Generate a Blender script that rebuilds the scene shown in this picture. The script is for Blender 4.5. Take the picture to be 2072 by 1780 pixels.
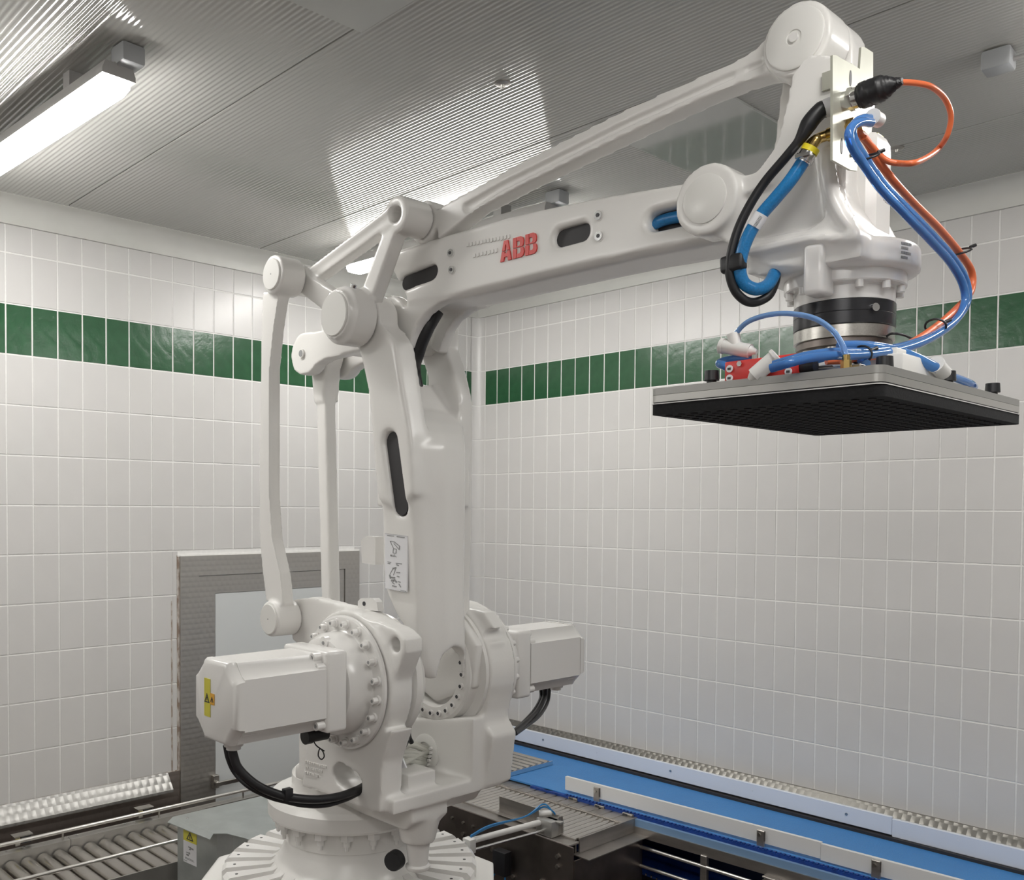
import bpy, bmesh, math, random
from mathutils import Vector, Matrix
from math import sin, cos, pi, radians, sqrt, atan2
random.seed(7)
SC = bpy.context.scene
COL = SC.collection
for o in list(bpy.data.objects): bpy.data.objects.remove(o)

# ------------------------------------------------------------------ camera
F, CX, CY = 1888.08, 905.5, 1085.18          # calibrated on the wall tiles
YAW, PIT, ROL = -.8251, -.0285, .006
CAM = Vector((3.9212, -3.8546, 2.0419))
FW = Vector((sin(YAW)*cos(PIT), cos(YAW)*cos(PIT), sin(PIT)))
RT0 = FW.cross(Vector((0, 0, 1))).normalized(); UP0 = RT0.cross(FW)
RT = RT0*cos(ROL)+UP0*sin(ROL); UP = -RT0*sin(ROL)+UP0*cos(ROL)
cd = bpy.data.cameras.new('camera'); cam = bpy.data.objects.new('camera', cd); COL.objects.link(cam)
cam.matrix_world = Matrix(((RT.x, UP.x, -FW.x, CAM.x), (RT.y, UP.y, -FW.y, CAM.y), (RT.z, UP.z, -FW.z, CAM.z), (0, 0, 0, 1)))
cd.sensor_width = 36; cd.lens = F*36/2072; cd.clip_start = .05
cd.shift_x = (1036-CX)/2072; cd.shift_y = (CY-890)/2072
SC.camera = cam

# ------------------------------------------------------------------ world, exposure
W = bpy.data.worlds.new('world'); SC.world = W; W.use_nodes = True
W.node_tree.nodes['Background'].inputs[0].default_value = (.9, .95, 1, 1)
W.node_tree.nodes['Background'].inputs[1].default_value = .0
SC.view_settings.view_transform = 'Standard'; SC.view_settings.look = 'None'
SC.view_settings.gamma = 1; SC.view_settings.use_curve_mapping = False
SC.view_settings.exposure = 0.0
LAMP = 49.0                                   # radiance of the lamp diffusers
CEIL = 3.25; GT = 2.85                        # ceiling height, top of the green course

# ------------------------------------------------------------------ measuring helpers
def ray(x, y): return FW + RT*((x-CX)/F) - UP*((y-CY)/F)
def onY(x, y, Y):
    d = ray(x, y); return CAM + d*((Y-CAM.y)/d.y)
def onX(x, y, X):
    d = ray(x, y); return CAM + d*((X-CAM.x)/d.x)
def onZ(x, y, Z):
    d = ray(x, y); return CAM + d*((Z-CAM.z)/d.z)
Y0 = -2.2
def P(x, y, v):                               # (X, Z) on the robot plane at lateral offset v
    q = onY(x, y, Y0+v); return (q.x, q.z)
def PP(pts, v): return [P(x, y, v) for x, y in pts]

# ------------------------------------------------------------------ materials
def mat(name, col=(.8, .8, .8), rough=.5, metal=0., **k):
    m = bpy.data.materials.new(name); m.use_nodes = True
    b = m.node_tree.nodes['Principled BSDF']
    b.inputs['Base Color'].default_value = (*col, 1); b.inputs['Roughness'].default_value = rough
    b.inputs['Metallic'].default_value = metal
    for kk, vv in k.items(): b.inputs[kk.replace('_', ' ')].default_value = vv
    return m
def nz(m, scale=40, strength=.1, dist=.001, detail=3, colvar=0., stretch=(1, 1, 1), roughvar=0., coord='Object'):
    t = m.node_tree; N = t.nodes; L = t.links; b = N['Principled BSDF']
    tc = N.new('ShaderNodeTexCoord'); mp = N.new('ShaderNodeMapping'); mp.inputs['Scale'].default_value = stretch
    n = N.new('ShaderNodeTexNoise'); n.inputs['Scale'].default_value = scale; n.inputs['Detail'].default_value = detail
    L.new(tc.outputs[coord], mp.inputs[0]); L.new(mp.outputs[0], n.inputs[0])
    if strength:
        bp = N.new('ShaderNodeBump'); bp.inputs['Strength'].default_value = strength; bp.inputs['Distance'].default_value = dist
        L.new(n.outputs[0], bp.inputs['Height']); L.new(bp.outputs[0], b.inputs['Normal'])
    if colvar:
        c = b.inputs['Base Color'].default_value[:3]
        r = N.new('ShaderNodeValToRGB'); r.color_ramp.elements[0].position = .3; r.color_ramp.elements[1].position = .7
        r.color_ramp.elements[0].color = (*[x*(1-colvar) for x in c], 1); r.color_ramp.elements[1].color = (*[min(1, x*(1+colvar)) for x in c], 1)
        L.new(n.outputs[0], r.inputs[0]); L.new(r.outputs[0], b.inputs['Base Color'])
    if roughvar:
        q = b.inputs['Roughness'].default_value
        mr = N.new('ShaderNodeMapRange'); mr.inputs[3].default_value = q-roughvar; mr.inputs[4].default_value = q+roughvar
        L.new(n.outputs[0], mr.inputs[0]); L.new(mr.outputs[0], b.inputs['Roughness'])
    return m
M = {}
M['cast'] = nz(mat('cast_paint', (.79, .775, .75), .27), 130, .10, .0015, 2)
M['paint'] = nz(mat('smooth_paint', (.79, .775, .755), .22), 60, .03, .001, 2)
M['cap'] = nz(mat('cap_paint', (.76, .75, .72), .3), 60, .03, .001, 2)
M['tile'] = nz(mat('tile_glaze', (.645, .63, .615), .30), 9, .15, .004, 2, .012)
M['green'] = nz(mat('green_glaze', (.024, .095, .04), .22), 26, .22, .006, 3, .1)
M['grout'] = nz(mat('grout', (.83, .82, .80), .8), 60, .1, .001, 2, .03)
M['ceiling'] = nz(mat('ceiling_paint', (.45, .445, .42), .10), 3, .04, .004, 2, .02)
M['smoothpanel'] = nz(mat('ceiling_patch_paint', (.50, .51, .485), .07), 3, .02, .004, 2)
M['cove'] = nz(mat('cove_plastic', (.62, .615, .58), .4), 12, .02, .002, 2, .02)
M['fixture'] = nz(mat('fixture_grey', (.42, .41, .40), .4), 30, .02, .001, 2)
M['junction'] = nz(mat('junction_grey', (.40, .41, .42), .35), 30, .02, .001, 2)
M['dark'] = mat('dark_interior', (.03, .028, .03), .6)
M['black'] = nz(mat('black_rubber', (.014, .014, .016), .42), 90, .05, .001, 2)
M['blackmetal'] = nz(mat('black_anodised', (.03, .03, .034), .28, .3), 60, .03, .001, 2)
M['foam'] = nz(mat('black_foam', (.007, .007, .008), .95), 220, .2, .002, 3, .3)
M['alu'] = nz(mat('aluminium', (.50, .49, .47), .38, .75), 30, .03, .001, 2, 0, (60, 60, 1))
M['alu_dark'] = nz(mat('aluminium_matt', (.36, .355, .34), .45, .6), 30, .02, .001, 2)
M['steel'] = nz(mat('steel', (.52, .50, .47), .30, 1.), 16, .05, .001, 2, .08, (1, 30, 30))
M['chrome'] = nz(mat('chrome', (.72, .72, .72), .15, 1.), 30, .02, .001, 2)
M['rod'] = mat('satin_rod', (.66, .64, .61), .3, .85)
M['rail'] = nz(mat('rail_steel', (.46, .445, .42), .38, .75), 8, .02, .001, 3, .06)
M['roller'] = nz(mat('roller_steel', (.60, .575, .54), .27, 1.), 6, 0, .001, 3, .08)
M['frame_steel'] = nz(mat('frame_steel', (.42, .395, .37), .36, .85), 9, .06, .001, 3, .12, (1, 1, 6))
M['darksteel'] = nz(mat('dark_steel', (.22, .19, .175), .38, .9), 6, .08, .002, 4, .3)
M['galv'] = nz(mat('galvanised', (.44, .47, .46), .38, .6), 14, .04, .002, 4, .08)
M['zinc'] = nz(mat('zinc_plate', (.50, .50, .43), .45, .5), 12, .03, .001, 3, .08)
M['brass'] = nz(mat('brass', (.62, .44, .17), .25, 1.), 60, .02, .001, 2)
M['plastic'] = nz(mat('white_plastic', (.72, .71, .69), .4), 40, .03, .001, 2)
M['guide'] = nz(mat('guide_plastic', (.74, .77, .84), .35), 20, .02, .001, 2)
M['guide_near'] = nz(mat('guide_plastic_warm', (.76, .76, .75), .35), 20, .02, .001, 2)
M['bluehose'] = nz(mat('blue_hose', (.018, .19, .46), .28), 300, .25, .001, 2, .15)
M['tube'] = mat('blue_tube', (.11, .30, .70), .07, Transmission_Weight=.5, IOR=1.35)
M['tube_light'] = mat('light_blue_tube', (.25, .45, .80), .08, Transmission_Weight=.55, IOR=1.3)
M['orange'] = nz(mat('orange_sheath', (.70, .155, .055), .35), 200, .03, .001, 2)
M['red'] = nz(mat('red_anodised', (.62, .035, .03), .4), 60, .02, .001, 2)
M['yellow'] = nz(mat('yellow_sticker', (.68, .62, .06), .4), 60, .02, .001, 2)
M['orange_sticker'] = nz(mat('orange_sticker', (.80, .42, .04), .4), 60, .02, .001, 2)
M['yellowring'] = nz(mat('yellow_ring', (.75, .62, .03), .35), 60, .02, .001, 2)
M['ink'] = mat('ink', (.05, .05, .055), .5)
M['greyink'] = mat('grey_ink', (.28, .28, .28), .5)
M['sticker'] = nz(mat('white_sticker', (.76, .76, .78), .35), 60, .01, .001, 2)
M['logo'] = mat('red_print', (.66, .05, .04), .35)
M['floor'] = nz(mat('floor_resin', (.10, .065, .055), .35), 5, .1, .003, 4, .2)
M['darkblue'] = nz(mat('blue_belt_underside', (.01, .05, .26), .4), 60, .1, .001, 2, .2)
M['door'] = nz(mat('door_panel', (.66, .68, .68), .3), 3, .02, .002, 3, .02)
M['greycable'] = nz(mat('grey_cable', (.55, .55, .50), .4), 90, .03, .001, 2)
M['led'] = mat('blue_led', (.05, .3, 1), .3); 
_b = M['led'].node_tree.nodes['Principled BSDF']; _b.inputs['Emission Color'].default_value = (.05, .35, 1, 1); _b.inputs['Emission Strength'].default_value = 3
def emis(name, col, s):
    m = mat(name, (.8, .8, .8), .4); b = m.node_tree.nodes['Principled BSDF']
    b.inputs['Emission Color'].default_value = (*col, 1); b.inputs['Emission Strength'].default_value = s; return m
M['diffuser'] = emis('lamp_diffuser', (1, .985, .95), LAMP)
def belt_mat():
    m = mat('blue_belt', (.055, .235, .56), .5); t = m.node_tree; N = t.nodes; L = t.links; b = N['Principled BSDF']
    tc = N.new('ShaderNodeTexCoord'); v = N.new('ShaderNodeTexVoronoi'); v.inputs['Scale'].default_value = 160
    bp = N.new('ShaderNodeBump'); bp.inputs['Strength'].default_value = .5; bp.inputs['Distance'].default_value = .002
    L.new(tc.outputs['Object'], v.inputs[0]); L.new(v.outputs['Distance'], bp.inputs['Height']); L.new(bp.outputs[0], b.inputs['Normal'])
    w = N.new('ShaderNodeTexNoise'); w.inputs['Scale'].default_value = 8; mx = N.new('ShaderNodeValToRGB')
    mx.color_ramp.elements[0].color = (.05, .215, .53, 1); mx.color_ramp.elements[1].color = (.065, .26, .60, 1)
    L.new(tc.outputs['Object'], w.inputs[0]); L.new(w.outputs[0], mx.inputs[0]); L.new(mx.outputs[0], b.inputs['Base Color'])
    return m
M['belt'] = belt_mat()
def turned(name, col, rough, pitch, strength, ax='XZ'):
    """engine-turned steel: a grid of overlapping polished discs, each a tiny dome in relief"""
    m = mat(name, col, rough, 1.); t = m.node_tree; N = t.nodes; L = t.links; b = N['Principled BSDF']
    tc = N.new('ShaderNodeTexCoord'); sp = N.new('ShaderNodeSeparateXYZ'); L.new(tc.outputs['Object'], sp.inputs[0])
    def mth(op, a, bb=None):
        n = N.new('ShaderNodeMath'); n.operation = op
        for i, s in enumerate((a, bb)):
            if s is None: continue
            if isinstance(s, (int, float)): n.inputs[i].default_value = s
            else: L.new(s, n.inputs[i])
        return n.outputs[0]
    u = mth('DIVIDE', sp.outputs[ax[0]], pitch); v = mth('DIVIDE', sp.outputs[ax[1]], pitch*.8)
    row = mth('FLOOR', v); off = mth('MULTIPLY', mth('MODULO', row, 2), .5)
    fu = mth('FRACT', mth('ADD', mth('ADD', u, 100), off)); fv = mth('FRACT', mth('ADD', v, 100))
    du = mth('SUBTRACT', fu, .5); dv = mth('SUBTRACT', fv, .35)
    h = mth('SQRT', mth('ADD', mth('MULTIPLY', du, du), mth('MULTIPLY', dv, dv)))
    bp = N.new('ShaderNodeBump'); bp.inputs['Strength'].default_value = strength; bp.inputs['Distance'].default_value = pitch*.35
    bp.invert = True
    L.new(h, bp.inputs['Height']); L.new(bp.outputs[0], b.inputs['Normal'])
    return m
M['turned'] = turned('engine_turned_steel', (.36, .35, .335), .40, .034, .36, 'YZ')
M['turned_x'] = turned('engine_turned_steel_x', (.26, .25, .23), .40, .034, .36, 'XZ')
M['turned_dark'] = turned('engine_turned_dark', (.40, .35, .32), .45, .04, .12, 'YZ')
M['frame_door'] = turned('door_frame_steel', (.52, .50, .47), .45, .03, .10, 'YZ')

# ------------------------------------------------------------------ mesh helpers
def smooth_mesh(me, ang=35):
    me.polygons.foreach_set('use_smooth', [True]*len(me.polygons))
    try: me.set_sharp_from_angle(angle=radians(ang))
    except Exception: pass
def link(name, me, m=None, parent=None):
    o = bpy.data.objects.new(name, me); COL.objects.link(o)
    if m is not None:
        me.materials.clear(); me.materials.append(M[m] if isinstance(m, str) else m)
    if parent is not None: o.parent = parent
    return o
def obj(name, bm, m, parent=None, bevel=0, seg=2, ang=35, smooth=True, label=None):
    if bevel:
        es = [e for e in bm.edges if len(e.link_faces) == 2 and e.calc_face_angle(0) > .6]
        bmesh.ops.bevel(bm, geom=es, offset=bevel, segments=seg, affect='EDGES', profile=.5, clamp_overlap=True)
    bmesh.ops.recalc_face_normals(bm, faces=bm.faces)
    me = bpy.data.meshes.new(name); bm.to_mesh(me); bm.free()
    if smooth: smooth_mesh(me, ang)
    o = link(name, me, m, parent)
    if label: o['label'] = label
    return o
def B(): return bmesh.new()
def box(bm, x0, x1, y0, y1, z0, z1):
    r = bmesh.ops.create_cube(bm, size=1)
    for v in r['verts']:
        v.co = Vector(((x0+x1)/2+v.co.x*(x1-x0), (y0+y1)/2+v.co.y*(y1-y0), (z0+z1)/2+v.co.z*(z1-z0)))
    return bm
def prism(bm, pts, a, b, axis='Y'):
    """outline extruded along an axis; pts are the two other coordinates in order"""
    def mk(p, t):
        return {'Y': (p[0], t, p[1]), 'X': (t, p[0], p[1]), 'Z': (p[0], p[1], t)}[axis]
    v0 = [bm.verts.new(mk(p, a)) for p in pts]; v1 = [bm.verts.new(mk(p, b)) for p in pts]
    n = len(pts); bm.faces.new(v0); bm.faces.new(v1[::-1])
    for i in range(n): bm.faces.new((v0[i], v1[i], v1[(i+1) % n], v0[(i+1) % n]))
    return bm
def plateY(bm, pts, v0, v1): return prism(bm, pts, Y0+v0, Y0+v1)
def frame_of(d):
    d = d.normalized(); a = Vector((0, 0, 1)) if abs(d.z) < .9 else Vector((1, 0, 0))
    u = d.cross(a).normalized(); return u, d.cross(u)
def cyl(bm, p0, p1, r0, r1=None, seg=32):
    p0 = Vector(p0); p1 = Vector(p1); r1 = r0 if r1 is None else r1
    u, w = frame_of(p1-p0)
    a = [bm.verts.new(p0+(u*cos(2*pi*i/seg)+w*sin(2*pi*i/seg))*r0) for i in range(seg)]
    b = [bm.verts.new(p1+(u*cos(2*pi*i/seg)+w*sin(2*pi*i/seg))*r1) for i in range(seg)]
    bm.faces.new(a); bm.faces.new(b[::-1])
    for i in range(seg): bm.faces.new((a[i], b[i], b[(i+1) % seg], a[(i+1) % seg]))
    return bm
def cylY(bm, c, v0, v1, r, r1=None, seg=40): return cyl(bm, (c[0], Y0+v0, c[1]), (c[0], Y0+v1, c[1]), r, r1, seg)
def lathe(bm, c, prof, seg=64, axis='Z'):
    rings = []
    for r, t in prof:
        ring = []
        for i in range(seg):
            a = 2*pi*i/seg
            if axis == 'Z': co = (c[0]+r*cos(a), c[1]+r*sin(a), c[2]+t)
            else: co = (c[0]+r*cos(a), c[1]+t, c[2]+r*sin(a))
            ring.append(bm.verts.new(co))
        rings.append(ring)
    for a, b in zip(rings, rings[1:]):
        for i in range(seg): bm.faces.new((a[i], a[(i+1) % seg], b[(i+1) % seg], b[i]))
    bm.faces.new(rings[0]); bm.faces.new(rings[-1][::-1]); return bm
def loft(bm, secs):
    R = [[bm.verts.new(p) for p in s] for s in secs]; n = len(R[0])
    for a, b in zip(R, R[1:]):
        for i in range(n): bm.faces.new((a[i], a[(i+1) % n], b[(i+1) % n], b[i]))
    bm.faces.new(R[0][::-1]); bm.faces.new(R[-1]); return bm
def crom(pts, n=8):
    pts = [Vector(p) for p in pts]; q = [pts[0]*2-pts[1]]+pts+[pts[-1]*2-pts[-2]]; out = []
    for i in range(1, len(q)-2):
        for k in range(n):
            t = k/n; a, b, c, d = q[i-1:i+3]
            out.append(.5*((2*b)+(c-a)*t+(2*a-5*b+4*c-d)*t*t+(3*b-a-3*c+d)*t**3))
    out.append(pts[-1]); return out
def tube(bm, pts, r, seg=12, n=8, sm=True):
    pts = crom(pts, n) if sm and len(pts) > 2 else [Vector(p) for p in pts]
    rf = r if callable(r) else (lambda t: r)
    rings = []; d0 = (pts[1]-pts[0]).normalized(); u, w = frame_of(d0)
    for i, p in enumerate(pts):
        d = (pts[min(i+1, len(pts)-1)]-pts[max(i-1, 0)]).normalized()
        u = (u-d*u.dot(d)).normalized(); w = d.cross(u); rr = rf(i/(len(pts)-1))
        rings.append([bm.verts.new(p+(u*cos(2*pi*k/seg)+w*sin(2*pi*k/seg))*rr) for k in range(seg)])
    for a, b in zip(rings, rings[1:]):
        for i in range(seg): bm.faces.new((a[i], a[(i+1) % seg], b[(i+1) % seg], b[i]))
    bm.faces.new(rings[0][::-1]); bm.faces.new(rings[-1]); return bm
DG = [None]
def cast(name, bm, m='cast', parent=None, voxel=.005, smooth=4, cuts=None, remesh2=True, label=None, ang=50):
    """union of rough volumes -> voxel remesh -> cut -> soften: the look of a sand casting"""
    bmesh.ops.triangulate(bm, faces=[f for f in bm.faces if len(f.verts) > 4]); bmesh.ops.recalc_face_normals(bm, faces=bm.faces)
    me = bpy.data.meshes.new(name); bm.to_mesh(me); bm.free()
    o = bpy.data.objects.new(name, me); COL.objects.link(o)
    rm = o.modifiers.new('r', 'REMESH'); rm.mode = 'VOXEL'; rm.voxel_size = voxel
    tmp = []
    for c in (cuts or []):
        bmesh.ops.triangulate(c, faces=[f for f in c.faces if len(f.verts) > 4]); bmesh.ops.recalc_face_normals(c, faces=c.faces)
        cm = bpy.data.meshes.new('cut'); c.to_mesh(cm); c.free()
        co = bpy.data.objects.new('cut', cm); COL.objects.link(co); tmp.append(co)
        bo = o.modifiers.new('b', 'BOOLEAN'); bo.operation = 'DIFFERENCE'; bo.object = co; bo.solver = 'EXACT'
    if tmp and remesh2:
        r2 = o.modifiers.new('r2', 'REMESH'); r2.mode = 'VOXEL'; r2.voxel_size = voxel
    if smooth:
        s = o.modifiers.new('s', 'SMOOTH'); s.factor = .5; s.iterations = smooth
    new = bpy.data.meshes.new_from_object(o.evaluated_get(bpy.context.evaluated_depsgraph_get()))
    if len(new.polygons) < 500:
        for md in o.modifiers:
            if md.type == 'BOOLEAN': md.solver = 'FAST'
        bpy.context.view_layer.update()
        new = bpy.data.meshes.new_from_object(o.evaluated_get(bpy.context.evaluated_depsgraph_get()))
    bpy.data.objects.remove(o)
    for t in tmp: bpy.data.objects.remove(t)
    new.name = name; smooth_mesh(new, ang)
    r = link(name, new, m, parent)
    if label: r['label'] = label
    return r
def thing(name, label, cat, loc=(0, 0, 0), group=None):
    o = bpy.data.objects.new(name, None); COL.objects.link(o); o['label'] = label; o['category'] = cat
    if group: o['group'] = group
    o.location = loc; o.empty_display_size = .05; o['base'] = 1
    return o
ORIG = {}
def place(root, loc):
    """put the Empty at the thing's base while its parts keep their world coordinates"""
    root.location = loc
    for c in root.children: c.matrix_parent_inverse = Matrix.Translation(-Vector(loc))
def tag(o, label, cat, group=None):
    o['label'] = label; o['category'] = cat
    if group: o['group'] = group
    return o
def struct(o): o['kind'] = 'structure'; return o
def circ(cx, cz, r, a0, a1, n=12): return [(cx+r*cos(radians(a0+(a1-a0)*i/n)), cz+r*sin(radians(a0+(a1-a0)*i/n))) for i in range(n+1)]
def stadium(p, q, r, n=8):
    p = Vector(p); q = Vector(q); a = math.degrees(atan2(q.y-p.y, q.x-p.x))
    return circ(q.x, q.y, r, a-90, a+90, n)+circ(p.x, p.y, r, a+90, a+270, n)

# ================================================================== ROOM
XR, YB = 6.2, -6.2
TWL, TWR, OL, OR = .1012, .0958, 2.6211, .0627
TB = GT-2.0                                    # foot of the tiling
# floor
struct(obj('floor', box(B(), -.15, XR+.15, YB-.15, .15, -.12, 0), 'floor'))
wl = struct(obj('wall_left', box(B(), -.15, -.0020, YB-.15, .15, 0, CEIL+.02), 'grout'))
wr = struct(obj('wall_right', box(B(), -.010, XR+.15, .0020, .15, 0, CEIL+.02), 'grout'))
# tiles: one shared mesh per kind, every tile its own part
def tile_mesh(w, h, axis, m, name):
    g = .0060; w -= g; h -= g; t = .009; c = .001; bm = B()
    def ring(a, b, d): return [(-a/2, -b/2, d), (a/2, -b/2, d), (a/2, b/2, d), (-a/2, b/2, d)]
    R = [ring(w, h, 0), ring(w, h, t-c), ring(w-2*c, h-2*c, t)]
    V = [[bm.verts.new(p) for p in r] for r in R]
    for a, b in zip(V, V[1:]):
        for i in range(4): bm.faces.new((a[i], a[(i+1) % 4], b[(i+1) % 4], b[i]))
    bm.faces.new(V[-1]); bm.faces.new(V[0][::-1])
    for v in bm.verts:
        a, b, d = v.co
        v.co = (a, -d, b) if axis == 'Y' else (d, a, b)
    bmesh.ops.recalc_face_normals(bm, faces=bm.faces)
    me = bpy.data.meshes.new(name); bm.to_mesh(me); bm.free(); me.materials.append(M[m]); return me
def tile_wall(wall, axis, cols, skip=None, zoff=0):
    """cols: list of (centre, width)"""
    cache = {}; items = []
    for c, w in cols:
        for j in range(-2, 10):
            z1 = GT-.2*j; z0 = z1-.2
            if j == -2: z1 = CEIL-.03; z0 = GT+.2
            if skip and skip(c, w, z0, z1, j): continue
            items.append((c, w, (z0+z1)/2, z1-z0, 'green' if j == 0 else 'tile'))
    def dist(i):
        p = Vector((i[0], 0, i[2])) if axis == 'Y' else Vector((0, i[0], i[2]))
        return (p-CAM).length
    items.sort(key=dist); cnt = {'green': 0, 'tile': 0}; rest = []
    for it in items:
        c, w, z, h, k = it
        if cnt[k] >= 295: rest.append(it); continue
        key = (round(w, 4), round(h, 4), k)
        if key not in cache: cache[key] = tile_mesh(w, h, axis, k, 'wall_tile')
        o = bpy.data.objects.new('green_tile' if k == 'green' else 'tile', cache[key]); COL.objects.link(o); o.parent = wall
        j = random.uniform(-.0005, .0005)
        o.location = (c, -.009+j, z) if axis == 'Y' else (-.009+j+.0, c, z)
        if axis == 'Y': o.location.y = .009+j
        cnt[k] += 1
    if rest:
        bm = B()
        for c, w, z, h, k in rest:
            key = (round(w, 4), round(h, 4), k)
            if key not in cache: cache[key] = tile_mesh(w, h, axis, k, 'wall_tile')
            tm = bmesh.new(); tm.from_mesh(cache[key])
            off = Vector((c, .009, z)) if axis == 'Y' else Vector((-.009, c, z))
            vs = [bm.verts.new(v.co+off) for v in tm.verts]
            for f in tm.faces: bm.faces.new([vs[v.index] for v in f.verts])
            tm.free()
        o = obj('tile_field', bm, 'tile', wall, smooth=False); o['kind'] = 'stuff'
DY0, DY1, DZ1 = -1.885, -.872, 1.825            # steel door frame in the left wall
cols = []
y = -OL
for k in range(-35, 27):
    a = -OL+TWL*k; b = a+TWL
    if b > -.055: b = -.045
    if a > -.09: continue
    cols.append(((a+b)/2, b-a))
cols2 = []
for c, w in cols: cols2.append((c, w))
def skipL(c, w, z0, z1, j): return (DY0+.02 < c < DY1-.02) and z0 < DZ1-.06
tile_wall(wl, 'X', cols2, skipL)
colsR = []
for k in range(0, 63):
    a = OR+TWR*k-.0; colsR.append((a+TWR/2, TWR))
tile_wall(wr, 'Y', colsR, None)
# thin cut tiles beside and above the door frame
for zz in range(5):
    z1 = GT-.2*(5+zz); z0 = z1-.2
    tm = tile_mesh(.03, .2, 'X', 'tile', 'cut_tile')
    o = bpy.data.objects.new('tile', tm); COL.objects.link(o); o.parent = wl; o.location = (-.009, DY0-.019+.0, (z0+z1)/2)
# rounded corner tiles
bm = B(); r = .05; prism(bm, [(-.009, -.05)]+[(r-.0016-r*cos(radians(t)), -r+r*sin(radians(t))+.0016) for t in range(0, 91, 15)]+[(.05, .009), (-.009, .009)], TB, CEIL-.03, 'Z'); obj('corner_grout', bm, 'grout', wr)
for j in range(-2, 10):
    z1 = GT-.2*j; z0 = z1-.2
    if j == -2: z1 = CEIL-.03; z0 = GT+.2
    bm = B(); r = .05; pts = [(-.009, -r-.008)]
    pts += [(-.0+r-r*cos(radians(t)) , -r+r*sin(radians(t))) for t in range(0, 91, 15)]
    pts = [(r-r*cos(radians(t)), -r-.004+(r+.004)*sin(radians(t))) for t in range(0, 91, 15)]
    pts = [(0.0, -r-.006)]+pts+[(r+.010, 0)]+[(r+.010, .009), (-.009, .009), (-.009, -r-.006)]
    prism(bm, pts, z0+.003, z1-.003, 'Z')
    obj('corner_tile', bm, 'tile', wr, ang=40)
# wainscot of dark engine-turned steel under the tiles
struct(obj('trim_1', box(B(), -.012, .004, YB, DY0+.01, 0, TB), 'turned_dark'))
struct(obj('trim_2', box(B(), 0, XR, -.004, .012, 0, TB), 'turned_dark'))
struct(obj('trim_8', box(B(), -.012, .004, DY1-.01, -.03, 0, TB), 'turned_dark'))
# sloping steel sills below the tiling
def sillX(bm, y0, y1):
    pts = [(0, TB-.002), (.006, TB+.002), (.060, TB-.062), (.060, TB-.074), (.052, TB-.074), (0, TB-.014)]
    v0 = [bm.verts.new((x, y0, z)) for x, z in pts]; v1 = [bm.verts.new((x, y1, z)) for x, z in pts]; n = len(pts)
    bm.faces.new(v0); bm.faces.new(v1[::-1])
    for i in range(n): bm.faces.new((v0[i], v1[i], v1[(i+1) % n], v0[(i+1) % n]))
    return bm
struct(obj('trim_3', sillX(B(), YB, DY0-.06), 'turned', smooth=False))
bm = B(); pts = [(0, TB-.002), (-.006, TB+.002), (-.050, TB-.052), (-.050, TB-.064), (-.042, TB-.064), (0, TB-.014)]
prism(bm, pts, .05, XR, 'X'); struct(obj('trim_4', bm, 'turned_x', smooth=False))
# grey lip over the sill of the right wall
struct(obj('trim_5', box(B(), .05, XR, -.006, .004, TB-.004, TB+.004), 'frame_steel'))
# coves under the ceiling
def cove(name, axis):
    bm = B(); r = .075; z0 = CEIL-.078
    pts = [(0, z0-.012), (.014, z0-.012), (.016, z0)]+[(.016+r*(1-cos(radians(t))), z0+r*sin(radians(t))) for t in range(15, 91, 15)]+[(.11, CEIL-.001), (.11, CEIL+.02), (0, CEIL+.02)]
    if axis == 'X': prism(bm, [(p[0], p[1]) for p in pts], YB, 0, 'Y')
    else: prism(bm, [(-p[0], p[1]) for p in pts], 0, XR, 'X')
    return struct(obj(name, bm, 'cove', ang=30))
cove('trim_6', 'X'); cove('trim_7', 'Y')
# walls behind the camera, tiled by material only
def plain_tile():
    m = mat('far_wall_tiles', (.68, .67, .65), .3); t = m.node_tree; N = t.nodes; L = t.links
    tc = N.new('ShaderNodeTexCoord'); b = N.new('ShaderNodeTexBrick'); b.offset = 0
    b.inputs['Color1'].default_value = (.69, .68, .66, 1); b.inputs['Color2'].default_value = (.67, .66, .64, 1); b.inputs['Mortar'].default_value = (.78, .77, .75, 1)
    b.inputs['Scale'].default_value = 1; b.inputs['Brick Width'].default_value = .1; b.inputs['Row Height'].default_value = .2; b.inputs['Mortar Size'].default_value = .003
    mp = N.new('ShaderNodeMapping'); mp.inputs['Rotation'].default_value = (radians(90), 0, 0)
    L.new(tc.outputs['Object'], mp.inputs[0]); L.new(mp.outputs[0], b.inputs[0]); L.new(b.outputs[0], N['Principled BSDF'].inputs['Base Color']); return m
M['far_tile'] = plain_tile()
struct(obj('wall_back', box(B(), -.15, XR+.15, YB-.15, YB, 0, CEIL+.02), 'far_tile'))
struct(obj('wall_front', box(B(), XR, XR+.15, YB, .0, 0, CEIL+.02), 'far_tile'))
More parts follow.
